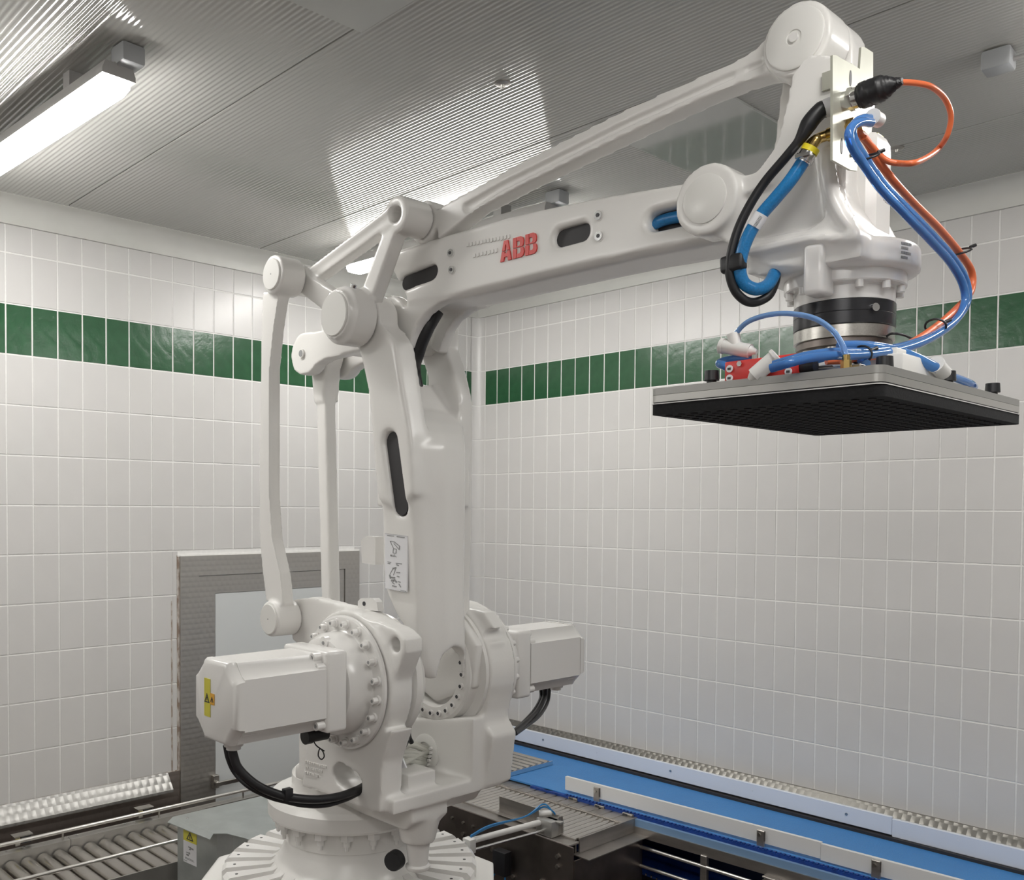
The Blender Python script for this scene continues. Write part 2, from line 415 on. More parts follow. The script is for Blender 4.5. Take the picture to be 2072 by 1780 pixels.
# ceiling: ribbed sheet panels .88 m wide running along x, shallow real ribs
ceil = struct(obj('ceiling', box(B(), -.15, XR+.15, YB-.15, .15, CEIL+.012, CEIL+.12), 'dark'))
edges = [.02, -.655, -1.535, -2.415, -3.295, -4.175, -5.055, -5.935, YB-.02]
for a, b in zip(edges, edges[1:]):
    a0, b0 = a-.0008, b+.0008; n = int(round((a0-b0)/.0160)); bm = B(); prof = []
    K = 8
    for i in range(n*K+1):
        y = a0+(b0-a0)*i/(n*K); prof.append((y, CEIL+.00060*cos(2*pi*i/K)))
    prof[0] = (a0, CEIL+.012); prof[-1] = (b0, CEIL+.012)
    v0 = [bm.verts.new((-.02, y, z)) for y, z in prof]; v1 = [bm.verts.new((XR+.02, y, z)) for y, z in prof]
    for i in range(len(prof)-1): bm.faces.new((v0[i], v1[i], v1[i+1], v0[i+1]))
    for f in bm.faces: f.normal_update()
    bmesh.ops.recalc_face_normals(bm, faces=bm.faces)
    me = bpy.data.meshes.new('ceiling_panel'); bm.to_mesh(me); bm.free()
    if me.polygons[len(me.polygons)//2].normal.z > 0: me.flip_normals()
    smooth_mesh(me, 60); link('ceiling_panel', me, 'ceiling', ceil)
# smooth cover strips screwed over the ribs
obj('cover_plate', box(B(), 2.045, 2.462, -1.512, -.115, CEIL-.008, CEIL+.006), 'smoothpanel', ceil, .001, 1)
obj('cover_plate', box(B(), 2.015, 2.44, -5.2, -2.40, CEIL-.008, CEIL+.006), 'smoothpanel', ceil, .001, 1)

# ------------------------------------------------------------------ service door in the left wall
dr = bpy.data.objects.new('door_1', None); COL.objects.link(dr); dr['kind'] = 'structure'
def ringX(y0, y1, z0, z1, w, x0, x1):
    bm = B()
    outer = [(y0, z0), (y0, z1), (y1, z1), (y1, z0)]; inner = [(y0+w, z0), (y0+w, z1-w), (y1-w, z1-w), (y1-w, z0)]
    pts = [outer[0], outer[1], outer[2], outer[3], inner[3], inner[2], inner[1], inner[0]]
    return prism(bm, pts, x0, x1, 'X')
obj('door_frame', ringX(DY0, DY1, .0, DZ1, .092, -.02, .012), 'frame_door', dr, .002, 1)
obj('leaf_edge', ringX(DY0+.095, DY1-.095, .0, DZ1-.095, .082, -.02, .006), 'frame_door', dr, .002, 1)
obj('door_leaf', box(B(), -.02, .004, DY0+.178, DY1-.178, 0, DZ1-.178), 'door', dr, .002, 1)
bm = B(); box(bm, .006, .03, DY0+.155, DY0+.185, .74, .80); cyl(bm, (.03, DY0+.165, .77), (.055, DY0+.165, .77), .009, seg=14); box(bm, .045, .057, DY0+.155, DY0+.30, .755, .775)
obj('door_handle', bm, 'steel', dr, .002, 1)
place(dr, (0, (DY0+DY1)/2, 0))
def dirty():
    m = mat('dirty_joint', (.62, .58, .53), .8); t = m.node_tree; N = t.nodes; L = t.links
    tc = N.new('ShaderNodeTexCoord'); mp = N.new('ShaderNodeMapping'); mp.inputs['Scale'].default_value = (1, 6, 2.2); n = N.new('ShaderNodeTexNoise'); n.inputs['Scale'].default_value = 9; n.inputs['Detail'].default_value = 6
    r = N.new('ShaderNodeValToRGB'); r.color_ramp.elements[0].position = .42; r.color_ramp.elements[1].position = .56
    r.color_ramp.elements[0].color = (.30, .23, .18, 1); r.color_ramp.elements[1].color = (.60, .56, .52, 1)
    L.new(tc.outputs['Object'], mp.inputs[0]); L.new(mp.outputs[0], n.inputs[0]); L.new(n.outputs[0], r.inputs[0]); L.new(r.outputs[0], N['Principled BSDF'].inputs['Base Color']); return m
M['dirty'] = dirty()
for bx_ in ((-.01, .0022, DY0-.012, DY0+.002, TB-.01, DZ1+.004), (-.01, .0012, DY0-.040, DY0-.034, TB, DZ1-.2), (-.01, .0030, DY0-.06, DY0+.004, TB-.006, TB+.004)):
    o = obj('dirty_joint', box(B(), *bx_), 'dirty', dr); o.matrix_parent_inverse = Matrix.Translation(-dr.location)
obj('door_bead', box(B(), -.01, .003, DY0-.010, DY1+.006, DZ1-.002, DZ1+.008), 'grout', dr).matrix_parent_inverse = Matrix.Translation(-dr.location)

# ------------------------------------------------------------------ ceiling lamps
def lamp(x0, x1, yc, label, box_end=1, rot=3.2, gap=0):
    t = thing('ceiling_lamp', label, 'ceiling light', group='tubular ceiling lamps')
    w = .046; z1 = CEIL-.050; zb = z1-.034
    bm = B()
    prof = [(-w, zb), (-w, zb+.012), (-.038, z1), (.038, z1), (w, zb+.012), (w, zb)]
    v0 = [(x0, yc+a, z) for a, z in prof]; v1 = [(x1, yc+a, z) for a, z in prof]
    loft(bm, [v0, v1]); 
    obj('housing', bm, 'fixture', t, .008, 2)
    bm = B(); prof = [(-.043, zb+.002), (-.043, zb-.014), (-.032, zb-.030), (.032, zb-.030), (.043, zb-.014), (.043, zb+.002)]
    s = []
    for x, k in ((x0+.012, .80), (x0+.02, .93), (x0+.04, 1), (x1-.04, 1), (x1-.02, .93), (x1-.012, .80)): s.append([(x, yc+a*k, zb+.002+(z-zb-.002)*k) for a, z in prof])
    loft(bm, s); obj('diffuser', bm, 'diffuser', t, ang=60)
    for xx in (x0+.25, x1-.25): obj('bracket', box(B(), xx-.02, xx+.02, yc-.03, yc+.03, z1-.01, CEIL), 'fixture', t)
    bx = (x1-.03, x1+.04) if box_end > 0 else (x0-.04-gap, x0+.03-gap)
    bm = box(B(), bx[0], bx[1], yc-.010, yc+.055, CEIL-.052, CEIL-.001); obj('junction_box', bm, 'junction', t, .008, 2)
    cx = x1 if box_end > 0 else x0
    obj('cable_gland', cyl(B(), (cx-.01, yc, CEIL-.055), (cx-.01, yc, CEIL-.045), .012, seg=16), 'fixture', t)
    if gap: obj('conduit', cyl(B(), (x0-gap, yc+.02, CEIL-.03), (x0+.03, yc+.02, CEIL-.045), .006, seg=10), 'fixture', t)
    for c in t.children: c.data.transform(Matrix.Translation(((x0+x1)/2, yc, 0)) @ Matrix.Rotation(radians(rot), 4, 'Z') @ Matrix.Translation((-(x0+x1)/2, -yc, 0)))
    place(t, ((x0+x1)/2, yc, CEIL)); return t
lamp(.35, 1.52, -2.846, 'lit tubular lamp at the upper left of the ceiling, near the camera')
lamp(.39, 1.57, -1.186, 'lit tubular lamp half hidden behind the robot upper arm')
lamp(3.25, 4.43, -1.10, 'lamp outside the picture whose grey junction box shows at the top right', -1, 3.2, .17)
lamp(3.50, 4.68, -2.74, 'lit tubular lamp over the camera side of the room', 1)
lamp(.29, 1.56, -4.6, 'lit tubular lamp in the row behind the camera, left one', 1)
lamp(3.6, 4.8, -4.6, 'lit tubular lamp in the row behind the camera, right one', 1)
# sprinklers / screw caps in the ceiling
for i, (x, y) in enumerate(((1017, 168), (1815, 299))):
    q = onZ(x, y, CEIL); t = thing('ceiling_nozzle', ['small round metal nozzle in the middle of the ribbed ceiling', 'small round metal nozzle in the ceiling beside the orange cable loop'][i], 'nozzle', group='round metal nozzles in the ceiling')
    obj('collar', lathe(B(), (q.x, q.y, CEIL), [(.022, .0), (.022, -.003), (.013, -.006)], 24), 'frame_steel', t)
    obj('tip', cyl(B(), (q.x, q.y, CEIL-.004), (q.x, q.y, CEIL-.014), .007, .004, 12), 'steel', t)
    place(t, (q.x, q.y, CEIL))

# ================================================================== ROBOT
BX = 1.715                                     # axis 1
E = (1.933, 2.547); A = (1.975, 1.596); WR = (2.957, 2.622); AP = (2.088, 2.785); RP = (3.107, 2.876)
LE = (1.680, 2.690); LB = (1.666, 1.733); RF = (1.530, 2.513); RB = (1.575, 1.562); BZ = .85
# pedestal the robot stands on
t = thing('robot_pedestal', 'dark steel pedestal carrying the white robot base', 'pedestal')
bm = B(); box(bm, BX-.33, BX+.33, Y0-.33, Y0+.33, .02, BZ-.03); obj('column', bm, 'darksteel', t, .01)
bm = B(); box(bm, BX-.42, BX+.42, Y0-.40, Y0+.40, BZ-.03, BZ); obj('top_plate', bm, 'frame_steel', t, .004)
bm = B(); box(bm, BX-.42, BX+.42, Y0-.42, Y0+.42, 0, .02); obj('foot_plate', bm, 'frame_steel', t, .004)
place(t, (BX, Y0, 0))

def vp_(x, y, v): q = P(x, y, v); return (q[0], Y0+v, q[1])
rob = thing('palletizing_robot', 'large white palletizing robot arm with red lettering on its upper arm', 'robot')
# --- base with radial ribs
bm = B(); c0 = (BX, Y0, 0)
hw = .365; ch = .13
pts = [(BX-hw+ch, Y0-hw), (BX+hw-ch, Y0-hw), (BX+hw, Y0-hw+ch), (BX+hw, Y0+hw-ch), (BX+hw-ch, Y0+hw), (BX-hw+ch, Y0+hw), (BX-hw, Y0+hw-ch), (BX-hw, Y0-hw+ch)]
prism(bm, pts, BZ, BZ+.12, 'Z')
lathe(bm, c0, [(.33, BZ+.10), (.33, BZ+.125), (.25, BZ+.135), (.215, BZ+.175), (.195, BZ+.215), (.192, BZ+.24)])
base = cast('base', bm, 'cast', rob, .006, 3)
for i in range(28):
    a = 2*pi*(i+.5)/28; d = Vector((cos(a), sin(a), 0)); n = Vector((-sin(a), cos(a), 0)); o0 = Vector((BX, Y0, 0))
    bm = B(); s0 = .205; s1 = .372
    secs = []
    for r, w, zt, zb in ((s0, .014, BZ+.175, BZ+.10), (s0+.03, .017, BZ+.160, BZ+.10), (s1-.012, .030, BZ+.160, BZ+.10), (s1, .029, BZ+.150, BZ+.10)):
        secs.append([o0+d*r-n*w+Vector((0, 0, zb)), o0+d*r+n*w+Vector((0, 0, zb)), o0+d*r+n*w*.8+Vector((0, 0, zt)), o0+d*r-n*w*.8+Vector((0, 0, zt))])
    loft(bm, secs); rb = obj('rib', bm, 'paint', base, .003)
    q = o0+d*(s1-.035); obj('hole', cyl(B(), (q.x, q.y, BZ+.15), (q.x, q.y, BZ+.1606), .0045, seg=10), 'ink', base) if i % 1 == 0 else None
# --- turntable
bm = B()
lathe(bm, c0, [(.17, 1.08), (.197, 1.088), (.198, 1.150), (.236, 1.155), (.243, 1.163), (.243, 1.200), (.232, 1.214), (.205, 1.221), (.178, 1.224), (.174, 1.232), (.173, 1.272), (.165, 1.280), (.05, 1.281)], 96)
tt = obj('turntable', bm, 'cast', rob, ang=25)
for i in range(18):
    a = 2*pi*i/18; d = Vector((cos(a), sin(a), 0)); q = Vector((BX, Y0, 0))+d*.212
    bm = B(); cyl(bm, (q.x, q.y, 1.155), (q.x, q.y, 1.135), .019, seg=6); cyl(bm, (q.x, q.y, 1.136), (q.x, q.y, 1.118), .010, seg=12); cyl(bm, (q.x, q.y, 1.119), (q.x, q.y, 1.105), .006, seg=10)
    obj('bolt', bm, 'paint', tt, smooth=False)
# --- rotating frame: two cheeks, floor, back wall
bm = B()
cheek = [P(615, 1545, -.21), P(609, 1590, -.21), P(700, 1622, -.21), P(768, 1647, -.21), P(774, 1544, -.21), P(795, 1478, -.21)]
cheek += [(A[0]+.185*cos(radians(a)), A[1]+.185*sin(radians(a))) for a in range(-35, 215, 10)]
plateY(bm, cheek, -.21, -.14)
ear = [P(752, 1246, -.18), P(812, 1272, -.18), P(831, 1290, -.18), P(832, 1318, -.18), P(812, 1375, -.18), P(740, 1400, -.18)]
plateY(bm, ear, -.20, -.14)
arm = [P(596, 1224, -.15), P(606, 1212, -.15), P(642, 1207, -.15), P(765, 1238, -.15), P(800, 1262, -.15), P(760, 1330, -.15), P(690, 1340, -.15), P(640, 1330, -.15), P(603, 1292, -.15)]
plateY(bm, arm, -.172, -.13)
cylY(bm, LB, -.172, -.13, .036)
ck2 = [(1.68, 1.285), (1.68, 1.35)]+[(A[0]+.185*cos(radians(a)), A[1]+.185*sin(radians(a))) for a in range(200, -30, -10)]+[P(1033, 1450, .24), P(1042, 1480, .225), P(1030, 1578, .225), (2.12, 1.275), (1.8, 1.275)]
plateY(bm, ck2, .135, .235)
ear2 = [P(955, 1225, .19), P(998, 1236, .19), P(1020, 1272, .19), P(1012, 1330, .19), P(960, 1360, .19)]
plateY(bm, ear2, .15, .20)
box(bm, 1.70, 2.14, Y0-.19, Y0+.20, 1.280, 1.317)
prism(bm, [(1.75, 1.27), (1.75, 1.42), (2.0, 1.46), (2.14, 1.485), (2.14, 1.283)], Y0+.085, Y0+.215)
box(bm, 1.72, 1.78, Y0-.19, Y0+.20, 1.28, 1.50)
box(bm, 2.02, 2.112, Y0-.118, Y0-.022, 1.30, 1.362)
prism(bm, [(1.84, 1.215), (2.10, 1.215), (2.13, 1.24), (2.13, 1.29), (1.84, 1.29)], Y0-.12, Y0+.01)
prism(bm, [(1.80, 1.285), (2.12, 1.285), (2.08, 1.235), (1.80, 1.225)], Y0-.12, Y0+.16)
cyl(bm, (2.07, Y0-.045, 1.24), (2.07, Y0-.045, 1.165), .062, .045)
cyl(bm, (A[0], Y0+.135, A[1]), (A[0], Y0+.26, A[1]), .186, .16, 48)
win = B(); plateY(win, stadium(P(688, 1566, -.21), P(717, 1586, -.21), .031), -.26, -.10)
eye = B(); cylY(eye, P(805, 1304, -.19), -.25, -.10, .019)
eye2 = B(); cylY(eye2, P(998, 1284, .16), .1, .28, .019)
fr = cast('frame', bm, 'cast', rob, .0055, 4, [win, eye, eye2])
# dark cable cavity and the grey cables in it
qc = P(860, 1522, .08)
cv = obj('cable_cover', lathe(B(), (qc[0], Y0+.086, qc[1]), [(.052, 0), (.052, -.004), (.047, -.007), (.030, -.008), (.028, -.003)], 40, 'Y'), 'cap', rob)
for k, (a, b, c_) in enumerate((((806, 1500), (830, 1502), (866, 1516)), ((808, 1512), (835, 1508), (868, 1522)), ((806, 1522), (836, 1522), (866, 1530)), ((812, 1545), (838, 1532), (868, 1518)), ((806, 1535), (836, 1540), (864, 1544)), ((806, 1528), (838, 1531), (862, 1537)))):
    bm = B(); tube(bm, [vp_(*a, -.12), vp_(*b, -.03), vp_(*c_, .085)], .0075, 10)
    obj('grey_cable', bm, 'greycable', rob)
for k in range(5):
    q = P(868+4*cos(k*.5), 1514+k*8, .075); obj('cover_screw', cylY(B(), q, .070, .080, .0045, seg=10), 'paint', cv)
bm = B(); tube(bm, [vp_(828, 1448, -.10), vp_(824, 1475, -.10), vp_(823, 1495, -.11), vp_(813, 1514, -.13)], .0085, 10); tube(bm, [vp_(832, 1448, -.09), vp_(827, 1478, -.09), vp_(828, 1492, -.09), vp_(833, 1502, -.08)], .0065, 10)
obj('inner_cable', bm, 'black', rob)
bm = B(); plateY(bm, [P(808, 1516, -.135), P(823, 1553, -.135), P(803, 1553, -.135)], -.137, -.133); obj('white_tab', bm, 'sticker', rob)
# lift tube with collar
bm = B(); lathe(bm, (2.07, Y0-.045, 0), [(.030, 1.09), (.033, 1.095), (.033, 1.100), (.026, 1.104), (.029, 1.13), (.034, 1.175)], 32); obj('lift_tube', bm, 'paint', rob)
bm = B(); lathe(bm, (2.035, Y0-.105, 1.112), [(.0, -.001), (.024, 0), (.026, .006), (.026, .026), (.018, .034), (.0, .035)], 28, 'Y'); 
for v in bm.verts: v.co = Matrix.Rotation(radians(20), 3, 'Z') @ (v.co-Vector((2.035, Y0-.105, 1.112))) + Vector((2.035, Y0-.105, 1.112))
obj('black_cap', bm, 'black', rob)
# --- small lifting lug on top of the frame
bm = B(); plateY(bm, [P(727, 1232, -.15), P(727, 1216, -.15), P(733, 1210, -.15), P(758, 1210, -.15), P(765, 1218, -.15), P(768, 1236, -.15)], -.155, -.135)
lg = obj('lifting_lug', bm, 'paint', rob, .003); q = P(737, 1221, -.155); obj('hole', cylY(B(), q, -.1565, -.15, .006, seg=14), 'ink', lg)
# --- gearboxes and motors
def gearbox(s):
    """s=-1 near side, s=+1 far side"""
    v0 = -.21 if s < 0 else .24
    g = obj('gearbox', lathe(B(), (A[0], Y0+v0, A[1]), [(.172, -.004*-s), (.172, .012*s), (.167, .016*s), (.135, .017*s), (.132, .020*s), (.130, .055*s), (.118, .078*s), (.10, .083*s)], 72, 'Y'), 'paint', rob, ang=30)
    for i in range(20):
        a = 2*pi*(i+.5)/20; c = (A[0]+.153*cos(a), A[1]+.153*sin(a))
        bm = B(); cylY(bm, c, v0+.014*s, v0+.022*s, .0125, seg=16); cylY(bm, c, v0+.020*s, v0+.036*s, .0085, seg=12)
        b = obj('bolt', bm, 'paint', g, ang=30)
        if s < 0: obj('socket', cylY(B(), c, v0+.0355*s, v0+.0365*s, .0045, seg=6), 'greyink', g)
    return g
gl = gearbox(-1); gr = gearbox(1)
for (x, y) in ((658, 1300), (673, 1341)):
    q = P(x, y, -.288); bm = B(); cylY(bm, q, -.294, -.28, .016, seg=24); pl = obj('plug', bm, 'paint', gl, .002, label='round recessed filler plug'); cc = B(); cylY(cc, q, -.2955, -.29, .005, seg=6); obj('socket', cc, 'greyink', gl)
def motor(s, va, vb, xc, zc, label):
    """va = gearbox side, vb = free end"""
    ya, yb = Y0+va, Y0+vb; d = s; h = .093
    bm = B(); box(bm, xc-.10, xc+.095, min(ya, ya+d*.062), max(ya, ya+d*.062), zc-.098, zc+.10); fl = obj('motor_flange', bm, 'paint', rob, .010, 3)
    y1 = ya+d*.062; y2 = yb-d*.026
    def sec(y, k=1, c=.034):
        q = h*k
        return [(xc-q, y, zc-q+c), (xc-q, y, zc-.030), (xc-q-.0, y, zc+.03), (xc-q, y, zc+q-c), (xc-q+.008, y, zc+q-c+.004), (xc-q+c-.006, y, zc+q-.010), (xc-q+c, y, zc+q), (xc+q-c, y, zc+q), (xc+q-c+.004, y, zc+q-.009), (xc+q-.012, y, zc+q-c+.006), (xc+q, y, zc+q-c), (xc+q, y, zc-q+c), (xc+q-.010, y, zc-q+c-.004), (xc+q-c+.006, y, zc-q+.010), (xc+q-c, y, zc-q), (xc-q+c, y, zc-q), (xc-q+c-.006, y, zc-q+.01), (xc-q+.01, y, zc-q+c-.006)]
    bm = B(); loft(bm, [sec(y1), sec(y2)]); mo = obj('motor', bm, 'paint', rob, .002, 1)
    bm = B(); loft(bm, [sec(y2, 1.02, .04), sec(yb-d*.012, 1.02, .042), sec(yb-d*.003, .97, .042), sec(yb, .90, .04)]); cp = obj('end_cover', bm, 'paint', rob, ang=40)
    for (dx, dz) in ((.078, .062), (.078, -.078), (-.07, .075), (.062, .085)):
        bm = B(); cyl(bm, (xc+dx, y1-d*.002, zc+dz), (xc+dx, y1+d*.022, zc+dz), .011, seg=14); bx = obj('bolt', bm, 'paint', mo)
        obj('socket', cyl(B(), (xc+dx, y1+d*.0215, zc+dz), (xc+dx, y1+d*.0228, zc+dz), .0055, seg=6), 'greyink', mo)
    for (dx, dz) in ((.072, .066), (.072, -.068), (-.07, -.07), (-.07, .066)):
        obj('screw', cyl(B(), (xc+dx, y2-d*.04, zc+dz), (xc+dx, y2-d*.004, zc+dz), .006, seg=12), 'paint', mo)
    bm = B(); cyl(bm, (xc+.01, yb-d*.045, zc-h-.014), (xc+.01, yb-d*.045, zc-h+.01), .022, .026, 20); cyl(bm, (xc+.01, yb-d*.045, zc-h-.022), (xc+.01, yb-d*.045, zc-h-.012), .017, seg=20); obj('cable_gland', bm, 'paint', mo)
    return mo, cp
ML, CL = motor(-1, -.295, -.605, 2.0, 1.600, '')
MR, CR2 = motor(1, .325, .64, 1.985, 1.590, '')
# yellow warning labels on the near motor end
def label_plate(name, parent, x0, x1, z0, z1, y, m, text): return obj(name, box(B(), x0, x1, y-.0012, y, z0, z1), m, parent, label=text, smooth=False)
yy = Y0-.6055
wlb = label_plate('warning_label', CL, 1.958, 1.985, 1.562, 1.650, yy, 'yellow', 'yellow warning label')
label_plate('warning_label', CL, 1.985, 2.004, 1.592, 1.618, yy, 'orange_sticker', 'small orange warning label')
def tri(bm, cx, cz, s, y, w=.18):
    o = [(cx-s, cz-s*.8), (cx+s, cz-s*.8), (cx, cz+s)]; c = (cx, cz-s*.2)
    i = [(c[0]+(p[0]-c[0])*(1-w*2), c[1]+(p[1]-c[1])*(1-w*2)) for p in o]
    for k in range(3):
        a, b = o[k], o[(k+1) % 3]; d, e = i[(k+1) % 3], i[k]
        prism(bm, [a, b, d, e], y-.0006, y+.0004)
    prism(bm, [(cx-s*.08, cz-s*.42), (cx+s*.08, cz-s*.42), (cx+s*.12, cz+s*.3), (cx-s*.12, cz+s*.3)], y-.0006, y+.0004); return bm
bm = B(); tri(bm, 1.9715, 1.604, .012, yy-.0013); tri(bm, 1.9945, 1.604, .007, yy-.0013); obj('warning_symbol', bm, 'ink', CL, smooth=False)
# --- lower arm
bm = B()
near = [(1.90, 2.485), (1.925, 2.44), P(745, 800, -.13), P(751, 880, -.13), P(757, 960, -.13), P(763, 1010, -.13), P(800, 1030, -.13), P(836, 1000, -.13), P(834, 960, -.13), P(828, 880, -.13), P(814, 800, -.13), P(805, 740, -.13), P(797, 690, -.13)]
near += [(E[0]+.068*cos(radians(a)), E[1]+.068*sin(radians(a))) for a in range(-15, 236, 12)]
plateY(bm, near, -.13, -.060)
far = [(1.90, 2.485), (1.93, 2.42), (1.93, 2.2), (1.95, 1.95), (1.95, 1.74), (2.06, 1.74), (2.065, 2.05), (2.068, 2.25), (2.062, 2.35), (2.04, 2.42), (2.005, 2.49)]
far += [(E[0]+.075*cos(radians(a)), E[1]+.075*sin(radians(a))) for a in range(-15, 236, 12)]
plateY(bm, far, .10, .155)
secs = []
for y, xr, xn, xR, vn in ((800, 748, 814, 940, -.125), (822, 748, 818, 944, -.127), (848, 748, 823, 948, -.13), (872, 750, 826, 951, -.13), (900, 753, 829, 953, -.13), (970, 758, 836, 953, -.125), (1050, 765, 842, 952, -.112), (1130, 765, 845, 951, -.110), (1200, 770, 847, 950, -.108), (1250, 792, 850, 951, -.090), (1300, 825, 851, 952, -.060), (1345, 845, 856, 953, -.050), (1368, 856, 868, 953, -.035), (1376, 862, 874, 953, -.02)):
    xf, zz = P(xn, y, vn); xb = P(xr, y, vn)[0]
    if y >= 1050: xf = 2.136; qn = onX(xn, y, xf); vn = qn.y-Y0; zz = qn.z; xb = max(P(xr, y, vn)[0], xf-.17)
    xf -= {800: .11, 822: .065, 848: .032, 872: .01}.get(y, 0); xb = min(xb, xf-.05); vf = max(onX(xR, y, xf).y-Y0, vn+.05); c = .022
    vf = min(vf, .15)
    secs.append([(xb, Y0+vn+c, zz), (xb+c, Y0+vn, zz), (xf-c*.6, Y0+vn, zz), (xf, Y0+vn+c, zz), (xf+.012, Y0+(vn+vf)/2, zz), (xf, Y0+vf-c, zz), (xf-c, Y0+vf, zz), (xb+c, Y0+vf, zz), (xb, Y0+vf-c, zz)])
loft(bm, secs)
plateY(bm, [(1.945, 2.385), (1.975, 2.388), (2.02, 2.33), (2.06, 2.25), (2.08, 2.15), (2.08, 2.05), (1.955, 2.05)], -.10, .13)
plateY(bm, [(A[0]-.12, 1.70), (A[0]+.10, 1.74), (A[0]+.165, 1.68), (A[0]+.155, 1.56), (A[0], 1.5), (A[0]-.12, 1.55)], .095, .132)
slot = B(); pa, pb = P(786, 893, -.13), P(803, 1022, -.13)
plateY(slot, stadium(pa, pb, .027), -.2, -.068)
slot2 = B(); plateY(slot2, stadium(pa, pb, .034), -.2, -.122)
zw = onX(908, 1310, 2.14).z-.0535
wd = B(); prism(wd, [(Y0-.035, 1.40), (Y0-.035, zw)]+[(Y0+.0185-.0535*cos(radians(t)), zw+.0535*sin(radians(t))) for t in range(20, 161, 20)]+[(Y0+.072, zw), (Y0+.072, 1.40)], A[0]-.04, 2.4, 'X')
la = cast('lower_arm', bm, 'cast', rob, .0055, 12, [slot, slot2, wd], True)
obj('slot_shade', plateY(B(), stadium(pa, pb, .0262), -.114, -.106), 'dark', la, label='dark sheet standing in for the shade inside the slot')  # near-black sheet set in the pocket: shade of the arm's inside as colour
hub = obj('pivot_flange', lathe(B(), (A[0], Y0+.132, A[1]), [(.178, .004), (.178, -.008), (.152, -.012), (.150, -.040), (.142, -.046), (.108, -.046), (.104, -.040), (.102, -.012), (.02, -.010)], 72, 'Y'), 'cast', rob, ang=30)
for i in range(24):
    a = 2*pi*i/24; c = (A[0]+.125*cos(a), A[1]+.125*sin(a))
    obj('bolt', cylY(B(), c, .0865, .080, .009, seg=12), 'paint', hub); obj('socket', cylY(B(), c, .0802, .0795, .0055, seg=6), 'ink', hub)
crank = obj('crank_disc', lathe(B(), (A[0], Y0-.095, A[1]), [(.150, -.028), (.168, -.018), (.170, .0), (.155, .020), (.10, .028)], 72, 'Y'), 'cast', rob, ang=30)
# hose dressing between the forks
bm = B(); tube(bm, [P(884, 628, .02)[0:1]+(Y0+.02,)+P(884, 628, .02)[1:], P(862, 668, .0)[0:1]+(Y0,)+P(862, 668, .0)[1:], P(845, 712, .0)[0:1]+(Y0,)+P(845, 712, .0)[1:], P(838, 760, .03)[0:1]+(Y0+.03,)+P(838, 760, .03)[1:], (2.0, Y0+.05, 2.25)], .020, 14)
obj('black_sleeve', bm, 'black', rob)
bm = B(); plateY(bm, [P(739, 1092, -.07), P(750, 1084, -.07), P(768, 1086, -.07), P(768, 1142, -.07), P(741, 1138, -.07)], -.085, -.055); obj('side_bracket', bm, 'paint', la, .005, 2)
# instruction sticker
st = obj('instruction_sticker', plateY(B(), [P(779, 1079, -.112), P(825, 1084, -.112), P(823, 1198, -.112), P(780, 1190, -.112)], -.1125, -.108), 'sticker', la, label='white instruction sticker with small drawings', smooth=False)
def blob(parent, pts, v, m='ink', name='print'):
    bm = B()
    for p in pts: plateY(bm, [P(x, y, v) for x, y in p], v-.0008, v)
    return obj(name, bm, m, parent, smooth=False)
def rq(x0, y0, x1, y1, sk=.12): return [(x0, y0), (x1, y0+(x1-x0)*sk), (x1, y1+(x1-x0)*sk), (x0, y1)]
def sx(a, b): return (760+a/11.87, 1060+b/11.87)
def sline(a, b, c, d, w=7):
    n = Vector((-(d-b), c-a)).normalized()*w/2; return [sx(a+n.x, b+n.y), sx(c+n.x, d+n.y), sx(c-n.x, d-n.y), sx(a-n.x, b-n.y)]
L1 = [(280, 270, 440, 290, 18), (510, 300, 700, 325, 20), (350, 410, 440, 420, 12), (440, 420, 580, 530, 12), (580, 530, 570, 620, 14), (350, 410, 430, 580, 12), (440, 460, 560, 610, 12), (430, 590, 500, 600, 16), (500, 600, 490, 690, 14), (430, 590, 420, 690, 12), (415, 690, 490, 700, 14), (370, 730, 360, 770, 12), (380, 735, 400, 775, 10), (420, 740, 430, 780, 12), (450, 730, 470, 780, 12), (370, 765, 510, 790, 10),
      (290, 905, 375, 920, 14), (290, 940, 350, 950, 12), (490, 940, 635, 955, 14), (500, 975, 560, 1000, 22), (410, 1070, 500, 1050, 40), (420, 1070, 340, 1210, 10), (480, 1080, 430, 1230, 12), (340, 1220, 360, 1310, 30), (360, 1280, 470, 1290, 40), (380, 1350, 440, 1370, 50), (440, 1330, 510, 1400, 40), (400, 1400, 455, 1445, 16), (500, 1160, 590, 1170, 20), (515, 1250, 570, 1270, 20), (400, 1480, 505, 1505, 26), (600, 1585, 735, 1615, 10), (540, 1380, 600, 1400, 20), (560, 1440, 610, 1520, 20)]
blob(la, [sline(*l) for l in L1], -.1126, 'greyink', 'sticker_print')
blob(la, [sline(220, 222, 775, 292, 4), sline(235, 1545, 755, 1655, 4)], -.1126, 'greyink', 'sticker_border')
# --- upper arm (box beam)
bm = B()
tl, bl, tr, br = P(778, 525, -.05), P(826, 606, -.05), P(1385, 374, -.05), P(1478, 457, -.05)
def ua(tz, bz, xa, xb_):
    # section lies in the plane through top point (xa,tz) and bottom point (xb_,bz)
    def pt(k, v, dn=0):
        return (xa+(xb_-xa)*k+dn*0, Y0+v, tz+(bz-tz)*k)
    return [pt(.0, -.05), pt(1, -.05), pt(1.075, -.030), pt(1.075, .08), pt(1, .10), pt(.0, .10), pt(-.05, .086), pt(-.05, -.036)]
SS = []
for a_, b_ in (((778, 516), (826, 612)), ((883, 484), (932, 591)), ((1027, 442), (1080, 555)), ((1097, 426), (1150, 539)), ((1220, 401), (1275, 511)), ((1400, 370), (1478, 473))):
    a_, b_ = P(*a_, -.05), P(*b_, -.05); SS.append(ua(a_[1], b_[1], a_[0], b_[0]))
loft(bm, SS)
